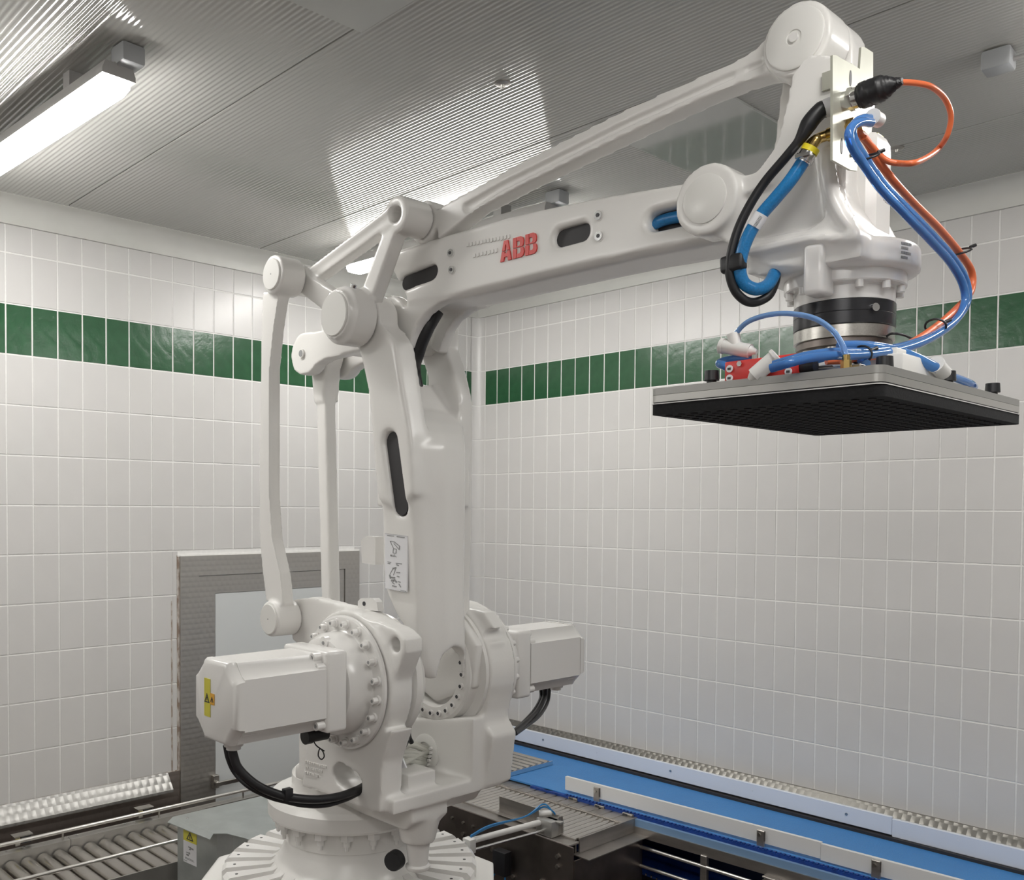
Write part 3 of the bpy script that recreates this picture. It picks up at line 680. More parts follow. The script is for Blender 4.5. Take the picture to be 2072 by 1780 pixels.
cylY(bm, E, -.045, -.008, .076); cylY(bm, E, .072, .128, .074)
root = [P(826, 590, -.045), P(900, 560, -.045), P(960, 560, -.045), P(968, 586, -.045), P(922, 600, -.045), P(884, 614, -.045), P(858, 634, -.045), P(842, 656, -.045), P(833, 680, -.045), P(824, 706, -.045), P(808, 695, -.045)]
plateY(bm, root, -.045, -.010); plateY(bm, root, .066, .10)
for v0, v1 in ((-.05, -.008), (.082, .125)):
    plateY(bm, stadium(RF, (RF[0]+.02, RF[1]+.0), .064, 10), v0, v1)
    plateY(bm, [(RF[0], RF[1]-.055), (RF[0]+.12, RF[1]-.03), (E[0]-.05, E[1]-.055), (E[0], E[1]+.04), (RF[0]+.15, RF[1]+.055), (RF[0]+.03, RF[1]+.062)], v0, v1)
box(bm, RF[0]+.16, E[0]-.07, Y0-.05, Y0+.12, RF[1]-.02, RF[1]+.055)
cuts = []; SL = [((815, 571), (872, 549), .0195), ((1132, 480), (1176, 468), .0205), ((1322, 446), (1400, 428), .021)]
for a, b, r in SL:
    a, b = P(*a, -.05), P(*b, -.05); c = B(); plateY(c, stadium(a, b, r), -.1, .0); cuts.append(c); c = B(); plateY(c, stadium(a, b, r+.007), -.1, -.0455); cuts.append(c)
ux = cast('upper_arm', bm, 'cast', rob, .0055, 4, cuts)
for a, b, r in SL: obj('slot_shade', plateY(B(), stadium(P(*a, -.05), P(*b, -.05), r-.001), *((-.036, -.03) if a[0] < 1300 else (-.006, .001))), 'dark', ux, label='dark sheet standing in for the shade inside a slot')  # near-black sheets paint the shade of the hollow beam behind each slot
bm = B(); tube(bm, [(P(1308, 458, -.02)[0], Y0-.014, P(1308, 458, -.02)[1]), (P(1345, 443, -.02)[0], Y0-.016, P(1345, 443, -.02)[1]), (P(1400, 434, -.02)[0], Y0-.02, P(1400, 434, -.02)[1])], .012, 12); obj('inner_hose', bm, 'bluehose', ux, label='blue hose inside the rightmost slot')
bm = B(); tube(bm, [(P(1310, 470, -.02)[0], Y0-.01, P(1310, 436, -.02)[1]), (P(1400, 420, -.02)[0], Y0-.01, P(1400, 418, -.02)[1])], .009, 12); obj('inner_cable', bm, 'black', ux)
for x, y in ((913, 512), (915, 546), (1212, 436), (1213, 478)):
    q = P(x, y, -.05); bm = B(); cylY(bm, q, -.055, -.045, .010, seg=18); b = obj('bolt', bm, 'chrome', ux, label='bright bolt'); obj('socket', cylY(B(), q, -.0562, -.054, .0045, seg=6), 'ink', ux)
    obj('washer', cylY(B(), q, -.0515, -.047, .0125, seg=20), 'cap', ux)
# red lettering: A B B, each split by a thin horizontal line
def letter(kind, ox, wd_, hg):
    """polygons in unit letter space, slit into two halves"""
    s = []
    if kind == 'A':
        s = [[(0, 0), (.30, 0), (.345, .2), (.655, .2), (.655, .38), (.385, .38), (.40, .47), (.145, .47)], [(.655, .2), (.70, 0), (1, 0), (.855, .47), (.60, .47), (.615, .38), (.655, .38)],
             [(.155, .51), (.405, .51), (.47, .80), (.5, .80), (.5, 1), (.32, 1)], [(.5, .80), (.53, .80), (.595, .51), (.845, .51), (.68, 1), (.5, 1)]]
    else:
        s = [[(0, 0), (.30, 0), (.30, .47), (0, .47)], [(.34, 0), (.75, 0), (.92, .07), (1, .22), (.97, .38), (.88, .47), (.62, .47), (.68, .42), (.69, .28), (.62, .19), (.34, .19)],
             [(0, .51), (.30, .51), (.30, 1), (0, 1)], [(.34, .81), (.56, .81), (.63, .74), (.63, .62), (.57, .56), (.34, .56), (.34, .51), (.84, .51), (.93, .60), (.95, .78), (.87, .93), (.70, 1), (.34, 1)]]
    return [[(ox+p[0]*wd_, p[1]*hg) for p in q] for q in s]
o0, o1, o2 = P(1014, 531, -.05), P(1087, 512, -.05), P(1022, 489, -.05)
ex = Vector((o1[0]-o0[0], o1[1]-o0[1])); ez = Vector((o2[0]-o0[0], o2[1]-o0[1])); ez = Vector((-ex.y, ex.x)).normalized()*ez.length
for kind, ox in (('A', 0), ('B', .355), ('B', .70)):
    bm = B()
    for q in letter(kind, ox, .31, 1.0):
        pts = [(o0[0]+ex.x*p[0]+ez.x*p[1], o0[1]+ex.y*p[0]+ez.y*p[1]) for p in q]
        plateY(bm, pts, -.0535, -.047)
    obj('letter', bm, 'logo', ux, smooth=False, label='red letter '+kind)
bm = B()
random.seed(3)
for r_, (x0, y0, x1, y1) in enumerate(((945, 492, 1035, 474), (958, 514, 1010, 502))):
    n = 13 if r_ == 0 else 7
    for i in range(n):
        a = i/n; X, Y = x0+(x1-x0)*a, y0+(y1-y0)*a; w = (x1-x0)/n*.6; plateY(bm, [P(X, Y, -.05), P(X+w, Y-1, -.05), P(X+w, Y+6, -.05), P(X, Y+7+random.random()*2, -.05)], -.0525, -.047)
obj('raised_cast_mark', bm, 'cast', ux, .0008, 1)
# --- rear drive rod
bm = B(); w = .024
plateY(bm, [(RF[0]-w, RF[1]), (RF[0]+w, RF[1]), (RB[0]+w-.0, RB[1]), (RB[0]-w, RB[1])], .012, .054)
plateY(bm, [(RF[0]-.045, RF[1]+.0), (RF[0]+.045, RF[1]), (RF[0]+.026, RF[1]-.14), (RF[0]-.024, RF[1]-.14)], .006, .066)
cylY(bm, RF, .002, .072, .047); cylY(bm, RB, .004, .070, .05)
dr2 = cast('drive_rod', bm, 'cast', rob, .005, 4)
obj('pin', cylY(B(), RF, -.056, .13, .014, seg=20), 'cap', rob); obj('pin_recess', cylY(B(), RF, -.0568, -.05, .010, seg=20), 'greyink', rob)
# --- near parallel rod
bm = B()
LP = [(532, 590), (529, 650), (527, 750), (525, 900), (524, 1000), (525, 1090), (530, 1150), (538, 1215)]
RPt = [(572, 1225), (565, 1160), (549, 1090), (543, 1000), (543, 850), (543, 750), (552, 660), (563, 590)]
plateY(bm, [P(x, y, -.235) for x, y in LP+RPt], -.235, -.195)
cylY(bm, LE, -.25, -.172, .053); cylY(bm, LB, -.25, -.172, .050)
grv = B(); plateY(grv, [P(x, y, -.235) for x, y in ((541, 1130), (546, 1195), (551, 1206), (556, 1200), (552, 1160), (546, 1120), (540, 1040), (537, 1040))], -.3, -.230)
pr = cast('parallel_rod', bm, 'cast', rob, .0045, 4)
for c in (LE, LB):
    cp = obj('end_cap', lathe(B(), (c[0], Y0-.25, c[1]), [(.043, .002), (.043, -.003), (.041, -.005), (.004, -.005)], 40, 'Y'), 'cap', pr); obj('pin_mark', cylY(B(), c, -.2555, -.2545, .0022, seg=10), 'greyink', pr)
obj('pin', cylY(B(), LB, -.18, -.12, .028), 'cap', rob)
# --- triangular link
bm = B()
cylY(bm, E, -.205, -.136, .076); cylY(bm, E, -.221, -.19, .064)
cylY(bm, AP, -.148, -.058, .047)
cylY(bm, LE, -.17, -.120, .044)
def bar(a, b, r, v0, v1, r2=None):
    r2 = r2 or r; d = (Vector(b)-Vector(a)).normalized(); n = Vector((-d.y, d.x)); a = Vector(a); b = Vector(b)
    plateY(bm, [tuple(a+n*r), tuple(a-n*r), tuple(b-n*r2), tuple(b+n*r2)], v0, v1)
bar(LE, AP, .022, -.150, -.112, .020); bar(E, AP, .028, -.148, -.105, .024); bar(LE, E, .028, -.168, -.125, .034)
bar((LE[0]+.02, LE[1]+.018), (AP[0]-.01, AP[1]+.016), .007, -.154, -.105)
hole = B(); cylY(hole, AP, -.2, -.10, .021)
ln = cast('link_triangle', bm, 'cast', rob, .0045, 4, [hole])
obj('end_cap', lathe(B(), (E[0], Y0-.224, E[1]), [(.057, .004), (.057, .0), (.055, -.002), (.004, -.002)], 48, 'Y'), 'cap', ln)
q = (E[0]+.030, Y0-.185, E[1]+.066); bm = B(); cyl(bm, (q[0]-.003, q[1], q[2]-.006), (q[0]+.005, q[1], q[2]+.010), .009, seg=14); obj('grease_plug', bm, 'chrome', ln)
# --- long upper rod
bm = B()
TOPE = [(880, 425), (912, 406), (1000, 358), (1060, 324), (1265, 221), (1495, 119), (1528, 98), (1556, 68), (1578, 38), (1600, 25)]
BOTE = [(1625, 150), (1590, 150), (1555, 152), (1495, 168), (1400, 208), (1265, 272), (1060, 372), (960, 425), (915, 462), (885, 484)]
plateY(bm, [P(x, y, -.055) for x, y in TOPE+BOTE], -.055, -.004)
cylY(bm, AP, -.055, .0, .054); cylY(bm, (RP[0], RP[1]), -.075, .005, .064)
rc = B(); plateY(rc, [P(x, y, -.055) for x, y in ((935, 415), (1010, 372), (1265, 245), (1495, 140), (1540, 122), (1555, 128), (1495, 152), (1265, 258), (1010, 388), (945, 432))], -.09, -.046)
ur = cast('long_upper_rod', bm, 'cast', rob, .0045, 4, [rc])
cp = obj('end_cap', lathe(B(), (RP[0], Y0-.075, RP[1]), [(.054, .002), (.054, -.004), (.051, -.006), (.014, -.006), (.013, -.004), (.007, -.004)], 56, 'Y'), 'cap', ur)
obj('cap_screw', lathe(B(), (RP[0], Y0-.079, RP[1]), [(.008, 0), (.008, -.004), (.005, -.004)], 20, 'Y'), 'paint', ur)
# --- wrist (tilt) housing
bm = B(); V = -.10
P1 = [(1384, 430), (1377, 402), (1385, 370), (1405, 348), (1435, 339), (1462, 342), (1482, 350), (1505, 353), (1530, 345), (1558, 312), (1578, 265), (1592, 205), (1603, 150), (1635, 110), (1690, 110), (1700, 180), (1688, 250), (1672, 300), (1670, 345), (1682, 395), (1708, 445), (1742, 480), (1745, 520), (1640, 540), (1560, 540), (1520, 512), (1470, 492), (1410, 458)]
plateY(bm, PP(P1, V), -.10, -.055)
cylY(bm, WR, -.118, -.05, .066); cylY(bm, WR, .102, .15, .066)
P2 = [(1500, 508), (1505, 440), (1520, 380), (1545, 345), (1572, 300), (1590, 210), (1605, 150), (1640, 100), (1700, 150), (1688, 250), (1672, 300), (1670, 345), (1682, 395), (1700, 430), (1700, 530), (1640, 540), (1560, 540)]
body = PP(P2, V)
plateY(bm, body, -.07, .05)
low = [(3.03, 2.475), (3.02, 2.53), (3.12, 2.60), (3.19, 2.58), (3.23, 2.50), (3.23, 2.470), (3.06, 2.466)]
plateY(bm, low, -.09, .13)
plateY(bm, [(2.93, 2.575), (2.96, 2.68), (3.06, 2.66), (3.08, 2.56)], .10, .148)
cylY(bm, (RP[0], RP[1]), .008, .075, .062)
plateY(bm, [(RP[0]-.066, RP[1]), (RP[0]+.066, RP[1]), (RP[0]+.075, RP[1]-.2), (RP[0]-.09, RP[1]-.2)], .008, .06)
lathe(bm, (3.157, -2.175, 0), [(.115, 2.460), (.124, 2.464), (.124, 2.503), (.110, 2.510)], 64)
pk = B(); plateY(pk, PP([(1500, 395), (1560, 372), (1600, 300), (1650, 300), (1656, 350), (1668, 440), (1640, 462), (1540, 482), (1510, 470)], V), -.16, -.088)
ridge = [P(x, y, V) for x, y in ((1510, 508), (1540, 496), (1640, 476), (1740, 478), (1745, 492), (1640, 494), (1545, 516), (1515, 520))]
plateY(bm, ridge, -.115, -.08)
rimc = [P(x, y, V) for x, y in ((1664, 300), (1662, 345), (1674, 398), (1700, 448), (1738, 486), (1748, 474), (1716, 440), (1692, 392), (1682, 345), (1684, 300))]
plateY(bm, rimc, -.112, -.06)
wh = cast('wrist_housing', bm, 'cast', rob, .005, 4, [pk])
obj('end_cap', lathe(B(), (WR[0], Y0-.118, WR[1]), [(.045, .002), (.045, -.0025), (.043, -.0035), (.004, -.0035)], 48, 'Y'), 'cap', wh)
# flange labels (grey lines of tiny print)
FC = Vector((3.157, -2.175, 0))
def onrim(ang, r, z): return Vector((FC.x+r*cos(ang), FC.y+r*sin(ang), z))
# --- axis 6 gear, cylinder, bolts
bm = B(); lathe(bm, (FC.x, FC.y, 0), [(.101, 2.466), (.103, 2.463), (.103, 2.441), (.101, 2.439), (.087, 2.438), (.085, 2.435), (.085, 2.412), (.08, 2.410)], 64); wg = obj('wrist_gear', bm, 'paint', rob, ang=30)
for i in range(12):
    p = onrim(2*pi*(i+.3)/12, .095, 2.439); bm = B(); cyl(bm, p+Vector((0, 0, .002)), p-Vector((0, 0, .012)), .0068, seg=14); obj('bolt', bm, 'paint', wg)
qa, qb = onY(1622, 598, -2.312), onY(1664, 512, -2.312); bm = B(); box(bm, qa.x, qb.x, -2.312, -2.262, qa.z, qb.z+.02); obj('stop_block', bm, 'paint', rob, .008, 3)
for i, (x, y) in enumerate(((1600, 545), (1612, 560), (1618, 595))):
    pass
bm = B(); lathe(bm, (FC.x, FC.y, 0), [(.084, 2.412), (.086, 2.4105), (.086, 2.3915), (.0854, 2.3908), (.086, 2.390), (.086, 2.370), (.084, 2.3686)], 64); ks = obj('swivel_ring', bm, 'blackmetal', rob, ang=30, label='black ring above the tool flange')
bm = B(); lathe(bm, (FC.x, FC.y, 0), [(.083, 2.369), (.085, 2.3675), (.085, 2.347), (.082, 2.3455)], 64); obj('tool_flange', bm, 'steel', rob, ang=30, label='bright steel ring')
q = onX(1777, 617, 3.24); dd = (Vector((q.x, q.y, 0))-Vector((FC.x, FC.y, 0))).normalized(); p = Vector((FC.x, FC.y, 2.394))+dd*.0845
bm = B(); cyl(bm, p, p+dd*.008, .007, seg=14); obj('set_screw', bm, 'chrome', ks)
# axis 6 motor
bm = B(); x0, x1, y0, y1 = 3.115, 3.207, -2.178, -2.092
def rsec(z, i=0, c=.014): return [(x0+i+c, y0+i, z), (x1-i-c, y0+i, z), (x1-i, y0+i+c, z), (x1-i, y1-i-c, z), (x1-i-c, y1-i, z), (x0+i+c, y1-i, z), (x0+i, y1-i-c, z), (x0+i, y0+i+c, z)]
loft(bm, [rsec(2.500), rsec(2.672), rsec(2.674, .003), rsec(2.676), rsec(2.705, .001), rsec(2.718, .006), rsec(2.726, .02)]); m6 = obj('wrist_motor', bm, 'paint', rob, .002, 1)
bm = B()
for i in range(9):
    z = 2.60+i*.0065; w_ = [.018, .022, .02, .024, .018, .023, .02, .016, .024][i]; box(bm, x1-.0005, x1+.0006, -2.128, -2.128+w_, z, z+.0035)
for i in range(4): box(bm, x1-.0005, x1+.0006, -2.135, -2.131, 2.602+i*.017, 2.606+i*.017)
obj('motor_print', bm, 'greyink', m6, smooth=False, label='small dark print on the wrist motor')
bm = B(); box(bm, x1-.03, x1-.006, -2.15, -2.125, 2.7172, 2.7195); obj('warning_label', bm, 'yellow', m6, smooth=False, label='small yellow label on top')
bm = B()
for i, w_ in enumerate((.026, .017, .025, .016)):
    a0 = -.36; z = 2.498-i*.0078
    for k in range(4):
        aa = a0+k*w_/4/.124; ab = aa+w_/4/.124*.85; P0, P1_ = onrim(aa, .1232, z), onrim(ab, .1232, z); Q0, Q1 = onrim(aa, .1248, z), onrim(ab, .1248, z)
        prism(bm, [(P0.x, P0.y), (P1_.x, P1_.y), (Q1.x, Q1.y), (Q0.x, Q0.y)], z-.004, z, 'Z')
obj('flange_print', bm, 'greyink', wh, smooth=False, label='four lines of dark print on the flange rim')
# zinc plated bracket
XB = 3.222
def PX(x, y, X=XB): q = onX(x, y, X); return (q.y, q.z)
bm = B(); prism(bm, [PX(1680, 113), PX(1686, 113), PX(1735, 141), PX(1738, 97), PX(1745, 97), PX(1762, 108), PX(1762, 172), PX(1758, 215), PX(1734, 232), PX(1730, 347), PX(1716, 345), PX(1680, 325)], XB, XB+.004, 'X')
bk = obj('bracket', bm, 'zinc', rob, .0006, 1, label='pale zinc plated bracket plate')
for (x, y, h) in ((1716, 160, 14), (1698, 297, 14)):
    q = PX(x, y); bm = B(); prism(bm, [(q[0]+.004*cos(t_)*1.0, q[1]+.013*sin(t_)) for t_ in [i*pi/8 for i in range(16)]], XB+.0036, XB+.0046, 'X'); obj('slot', bm, 'ink', bk, smooth=False)
bm = B(); q = PX(1717, 316); cyl(bm, (XB+.003, q[0], q[1]), (XB+.006, q[0], q[1]), .003, seg=12); obj('hole', bm, 'ink', bk)
bm = B(); q = PX(1724, 128); box(bm, XB-.05, XB, q[0]-.002, q[0]+.012, q[1]-.03, q[1]); obj('bracket_arm', bm, 'zinc', bk)
# sockets on the bracket
c1 = PX(1703, 207); Yc, Zc = c1
bm = B(); cyl(bm, (XB-.006, Yc, Zc), (XB+.012, Yc, Zc), .015, seg=28); cyl(bm, (XB+.012, Yc, Zc), (XB+.020, Yc, Zc), .0185, seg=6); cyl(bm, (XB+.02, Yc, Zc), (onY(1740, 198, Yc).x, Yc, Zc), .0165, seg=32); obj('connector', bm, 'chrome', rob, label='chrome round connector')
c2 = PX(1712, 262)
bm = B(); cyl(bm, (XB-.03, c2[0], c2[1]), (XB+.006, c2[0], c2[1]), .011, seg=20); cyl(bm, (XB+.004, c2[0], c2[1]), (XB+.016, c2[0], c2[1]), .0155, seg=6); cyl(bm, (XB+.016, c2[0], c2[1]), (XB+.030, c2[0], c2[1]), .0125, seg=6)
tube(bm, [(XB-.028, c2[0], c2[1]), (XB-.045, c2[0]-.006, c2[1]-.004), (XB-.06, c2[0]-.02, c2[1]-.018)], .009, 12)
obj('air_fitting', bm, 'brass', rob, label='brass air fitting')
# base cap
bmq = B()
# embossed text patch on the near cheek
bm = B(); random.seed(5)
for r_ in range(3):
    for i in range(11-r_*2):
        x = 618+i*4.0; y = 1538+r_*11+i*1.1; plateY(bm, [P(x, y, -.21), P(x+2.6, y+.7, -.21), P(x+2.6, y+5.5, -.21), P(x, y+5, -.21)], -.2125, -.205)
obj('raised_cast_mark', bm, 'cast', fr, .0006, 1)
# near motor cables
def cab(pts, r, m, name, parent, seg=12, label=None):
    bm = B(); tube(bm, [(P(x, y, v)[0], Y0+v, P(x, y, v)[1]) for x, y, v in pts], r, seg); return obj(name, bm, m, parent, label=label)
cab([(468, 1507, -.56), (473, 1530, -.555), (484, 1556, -.545), (518, 1587, -.51), (560, 1606, -.46), (602, 1615, -.41), (644, 1617, -.35), (686, 1611, -.28), (722, 1598, -.21), (740, 1588, -.15)], .0105, 'black', 'motor_cable', rob, label='thick black motor cable')
cab([(456, 1507, -.56), (462, 1535, -.555), (476, 1564, -.54), (505, 1592, -.52), (545, 1612, -.47), (577, 1621, -.43), (616, 1629, -.38), (658, 1629, -.32), (700, 1617, -.25), (728, 1603, -.20), (745, 1592, -.15)], .0060, 'black', 'motor_cable', rob, label='thin black motor cable')
q = P(584, 1610, -.435); bm = B(); box(bm, q[0]-.012, q[0]+.006, Y0-.447, Y0-.425, q[1]-.012, q[1]+.018); obj('cable_tie', bm, 'black', rob, .002)
cab([(1103, 1392, .60), (1101, 1412, .60), (1086, 1440, .50), (1062, 1464, .36), (1040, 1482, .25)], .0085, 'black', 'motor_cable', rob)
cab([(1112, 1392, .60), (1108, 1420, .58), (1092, 1447, .48), (1066, 1468, .36), (1044, 1484, .26)], .0055, 'black', 'motor_cable', rob)
cab([(1094, 1392, .60), (1094, 1412, .60), (1080, 1438, .50), (1058, 1462, .38), (1038, 1480, .25)], .0055, 'black', 'motor_cable', rob)
# black plug with a wire loop under the near gearbox
bm = B(); q = P(650, 1484, -.30); cyl(bm, (q[0], Y0-.345, q[1]), (q[0], Y0-.285, q[1]), .017, seg=24); cyl(bm, (q[0], Y0-.350, q[1]), (q[0], Y0-.333, q[1]), .0195, seg=24); pg = obj('black_plug', bm, 'black', rob, .001, 1)
cab([(634, 1498, -.33), (640, 1508, -.325), (652, 1518, -.32), (656, 1530, -.32), (650, 1536, -.32), (644, 1528, -.32), (647, 1515, -.32), (656, 1519, -.32)], .0017, 'black', 'wire_loop', rob, 8)
place(rob, (BX, Y0, BZ))

# ================================================================== VACUUM GRIPPER
GX0, GX1, GY0, GY1 = 2.984, 3.372, -2.524, -1.915; GZ = 2.205
gr = thing('vacuum_gripper', 'square vacuum gripper with black foam face hanging from the robot wrist', 'gripper')
def rbox(bm, x0, x1, y0, y1, z0, z1, r=.014, n=4):
    pts = []
    for cx, cy, a in ((x1-r, y0+r, -90), (x1-r, y1-r, 0), (x0+r, y1-r, 90), (x0+r, y0+r, 180)):
        pts += [(cx+r*cos(radians(a+90*i/n)), cy+r*sin(radians(a+90*i/n))) for i in range(n+1)]
    return prism(bm, pts, z0, z1, 'Z')
bm = rbox(B(), GX0, GX1, GY0, GY1, GZ, GZ+.0170); fm = obj('foam_pad', bm, 'foam', gr, .001, 1)
obj('seal_plate', rbox(B(), GX0-.001, GX1+.001, GY0-.001, GY1+.001, GZ+.0170, GZ+.0185), 'plastic', gr)
obj('gasket', rbox(B(), GX0+.001, GX1-.001, GY0+.001, GY1-.001, GZ+.0185, GZ+.0205), 'black', gr)
obj('suction_box', rbox(B(), GX0, GX1, GY0, GY1, GZ+.0205, GZ+.0320), 'alu', gr, .001, 1)
obj('top_plate', rbox(B(), GX0, GX1, GY0, GY1, GZ+.0325, GZ+.044), 'alu_dark', gr, .001, 1)
ZT = GZ+.044
bm = B()
random.seed(11)
for i in range(15):
    for j in range(22):
        x = GX0+.024+i*.0243; y = GY0+.024+j*.0267
        cyl(bm, (x, y, GZ-.0012), (x, y, GZ+.001), .006, seg=8)
o = obj('suction_hole', bm, 'foam', gr, smooth=False); o['kind'] = 'stuff'
for x, y in ((1440, 765), (1790, 738), (1918, 766), (2025, 788)):
    q = onZ(x, y, ZT+.012); q.x = min(max(q.x, GX0+.02), GX1-.02); q.y = min(max(q.y, GY0+.02), GY1-.02)
    bm = B(); cyl(bm, (q.x, q.y, ZT), (q.x, q.y, ZT+.010), .008, seg=14); cyl(bm, (q.x, q.y, ZT+.008), (q.x, q.y, ZT+.024), .0125, .0115, 16); obj('knob', bm, 'black', gr, .001, 1)
# bolted spacer between flange and plate
bm = B(); lathe(bm, (FC.x, FC.y, 0), [(.079, 2.346), (.081, 2.345), (.081, 2.334), (.077, 2.332)], 56); ad = obj('adapter_flange', bm, 'darksteel', gr, ang=30)
for i in range(8):
    a = 2*pi*(i+.2)/8; p = onrim(a, .065, 2.333); bm = B(); cyl(bm, p, p-Vector((0, 0, .010)), .0115, seg=16); cyl(bm, p-Vector((0, 0, .009)), p-Vector((0, 0, .015)), .009, seg=6); obj('bolt', bm, 'steel', ad)
bm = B(); lathe(bm, (FC.x, FC.y, 0), [(.043, 2.333), (.043, 2.300), (.054, 2.296), (.054, 2.280), (.048, 2.277), (.048, ZT)], 40); obj('spacer', bm, 'steel', gr, ang=30)
bm = B(); lathe(bm, (FC.x+.04, FC.y-.045, 0), [(.022, 2.290), (.026, 2.285), (.026, 2.275), (.02, ZT+.01)], 24); obj('black_collar', bm, 'black', gr)
# red valve block
q0, q1 = onY(1473, 726, -2.49), onY(1612, 716, -2.49)
RX0, RX1 = q0.x, q1.x+.006
bm = B(); box(bm, RX0, RX1, -2.500, -2.465, ZT, ZT+.034); rb = obj('red_valve', bm, 'red', gr, .002, 2, label='red valve block')
for k, x in enumerate((RX0+.010, RX1-.013)):
    for z in (ZT+.022, ZT+.007):
        bm = B(); cyl(bm, (x, -2.5005, z), (x, -2.5025, z), .0058, seg=18); bd = obj('badge', bm, 'sticker', rb)
        bm = B(); box(bm, x-.0028, x+.0028, -2.5032, -2.5022, z-.0018, z+.0018); obj('badge_print', bm, 'ink', rb, smooth=False)
bm = B(); cyl(bm, (RX0+.028, -2.5, ZT+.028), (RX0+.028, -2.504, ZT+.028), .0045, seg=6); obj('screw', bm, 'chrome', rb)
bm = B(); cyl(bm, (RX0+.045, -2.485, ZT+.03), (RX0+.045, -2.485, ZT+.042), .005, seg=6); obj('plug_screw', bm, 'chrome', rb)
bm = B(); cyl(bm, (RX1, -2.485, ZT+.014), (RX1+.022, -2.485, ZT+.014), .010, seg=20); obj('black_end_plug', bm, 'black', rb)
# grey valve bodies on the plate
bm = B(); box(bm, 3.06, 3.19, -2.40, -2.34, ZT, ZT+.038); box(bm, 3.075, 3.15, -2.39, -2.35, ZT+.036, ZT+.048); obj('valve_body', bm, 'plastic', gr, .003, 2)
bm = B(); box(bm, 3.20, 3.335, -2.36, -2.20, ZT, ZT+.040); box(bm, 3.21, 3.32, -2.345, -2.215, ZT+.038, ZT+.052); obj('valve_box', bm, 'plastic', gr, .003, 2)
bm = B(); tube(bm, [(3.06, -2.42, ZT+.045), (3.10, -2.43, ZT+.044), (3.20, -2.43, ZT+.02), (3.26, -2.44, ZT+.012)], .007, 12); obj('sensor_cylinder', bm, 'black', gr)
bm = B(); box(bm, 3.19, 3.32, -2.475, -2.455, ZT+.004, ZT+.012); obj('sensor_strip', bm, 'steel', gr, .002, 1)
q = onY(1712, 735, -2.49); bm = B(); cyl(bm, (q.x, -2.49, ZT), (q.x, -2.49, ZT+.004), .009, seg=20); cyl(bm, (q.x, -2.49, ZT+.004), (q.x, -2.49, ZT+.016), .0078, seg=6); cyl(bm, (q.x, -2.49, ZT+.016), (q.x, -2.49, ZT+.024), .0055, seg=16); obj('brass_fitting', bm, 'brass', gr, label='small brass hose fitting')
FX = q.x
def tee(name, p, d, r, l, parent, side=None):
    p = Vector(p); d = Vector(d).normalized(); bm = B(); cyl(bm, p-d*l/2, p+d*l/2, r, seg=18); cyl(bm, p-d*l*.56, p-d*l*.44, r*1.12, seg=18)
    cyl(bm, p+d*l/2, p+d*l*.72, r*.8, r*.35, 16)
    if side: s = Vector(side).normalized(); cyl(bm, p, p+s*l*.5, r*.9, seg=16)
    return obj(name, bm, 'plastic', parent, .0008, 1)
pf = onY(1548, 741, -2.515); tee('push_fitting', pf, (-.35, -.1, -.30) , .0125, .042, gr, (.1, .2, .1))
pe = onY(1483, 706, -2.47); tee('elbow_fitting', (pe.x+.006, -2.47, pe.z), (.9, .1, -.25), .0115, .05, gr, (-.25, 0, 1))
pk2 = onX(1905, 750, 3.345); tee('union_fitting', pk2, (.05, .9, -.32), .0125, .046, gr)
place(gr, (FC.x, FC.y, GZ))

# ================================================================== HOSES AND CABLES (each its own thing)
def hose(name, pts, r, m, label, cat, seg=14, group=None):
    bm = B(); tube(bm, pts, r, seg, 10); return tag(obj(name, bm, m), label, cat, group)
def vp(x, y, v): q = P(x, y, v); return (q[0], Y0+v, q[1])
BC = (XB-.03, Yc, Zc)
hose('robot_cable', [(XB-.004, Yc, Zc), (XB-.030, Yc, Zc-.002), vp(1660, 224, (Yc-Y0)*.6-.155*.4), vp(1640, 246, -.155), vp(1618, 283, -.16), vp(1590, 318, -.16), vp(1550, 365, -.16), vp(1520, 410, -.165), vp(1495, 460, -.17), vp(1480, 510, -.175), vp(1476, 550, -.175), vp(1487, 587, -.165), vp(1508, 608, -.15), vp(1530, 611, -.13), vp(1555, 598, -.11), vp(1568, 572, -.09), vp(1572, 545, -.07)], lambda t: .0140 if t < .20 else (.0140-.0060*(t-.20)/.06 if t < .26 else .0080), 'black', 'black sleeved cable looping below the wrist', 'cable', 16)
_a, _b = Vector((XB-.008, Yc, Zc)), Vector((XB-.026, Yc, Zc-.0015)); bm = B(); cyl(bm, _a, _b, .0148, seg=24); obj('marker_band', bm, 'sticker', bpy.data.objects['robot_cable'], label='white marker band')
hz = hose('air_hose', [vp(1628, 322, -.155), vp(1600, 364, -.16), vp(1570, 400, -.162), vp(1535, 442, -.165), vp(1508, 492, -.17), vp(1497, 540, -.168), vp(1505, 572, -.158), vp(1530, 585, -.14), vp(1555, 575, -.11), vp(1570, 548, -.08)], .0112, 'bluehose', 'thick bright blue air hose looping below the wrist', 'hose', 18)
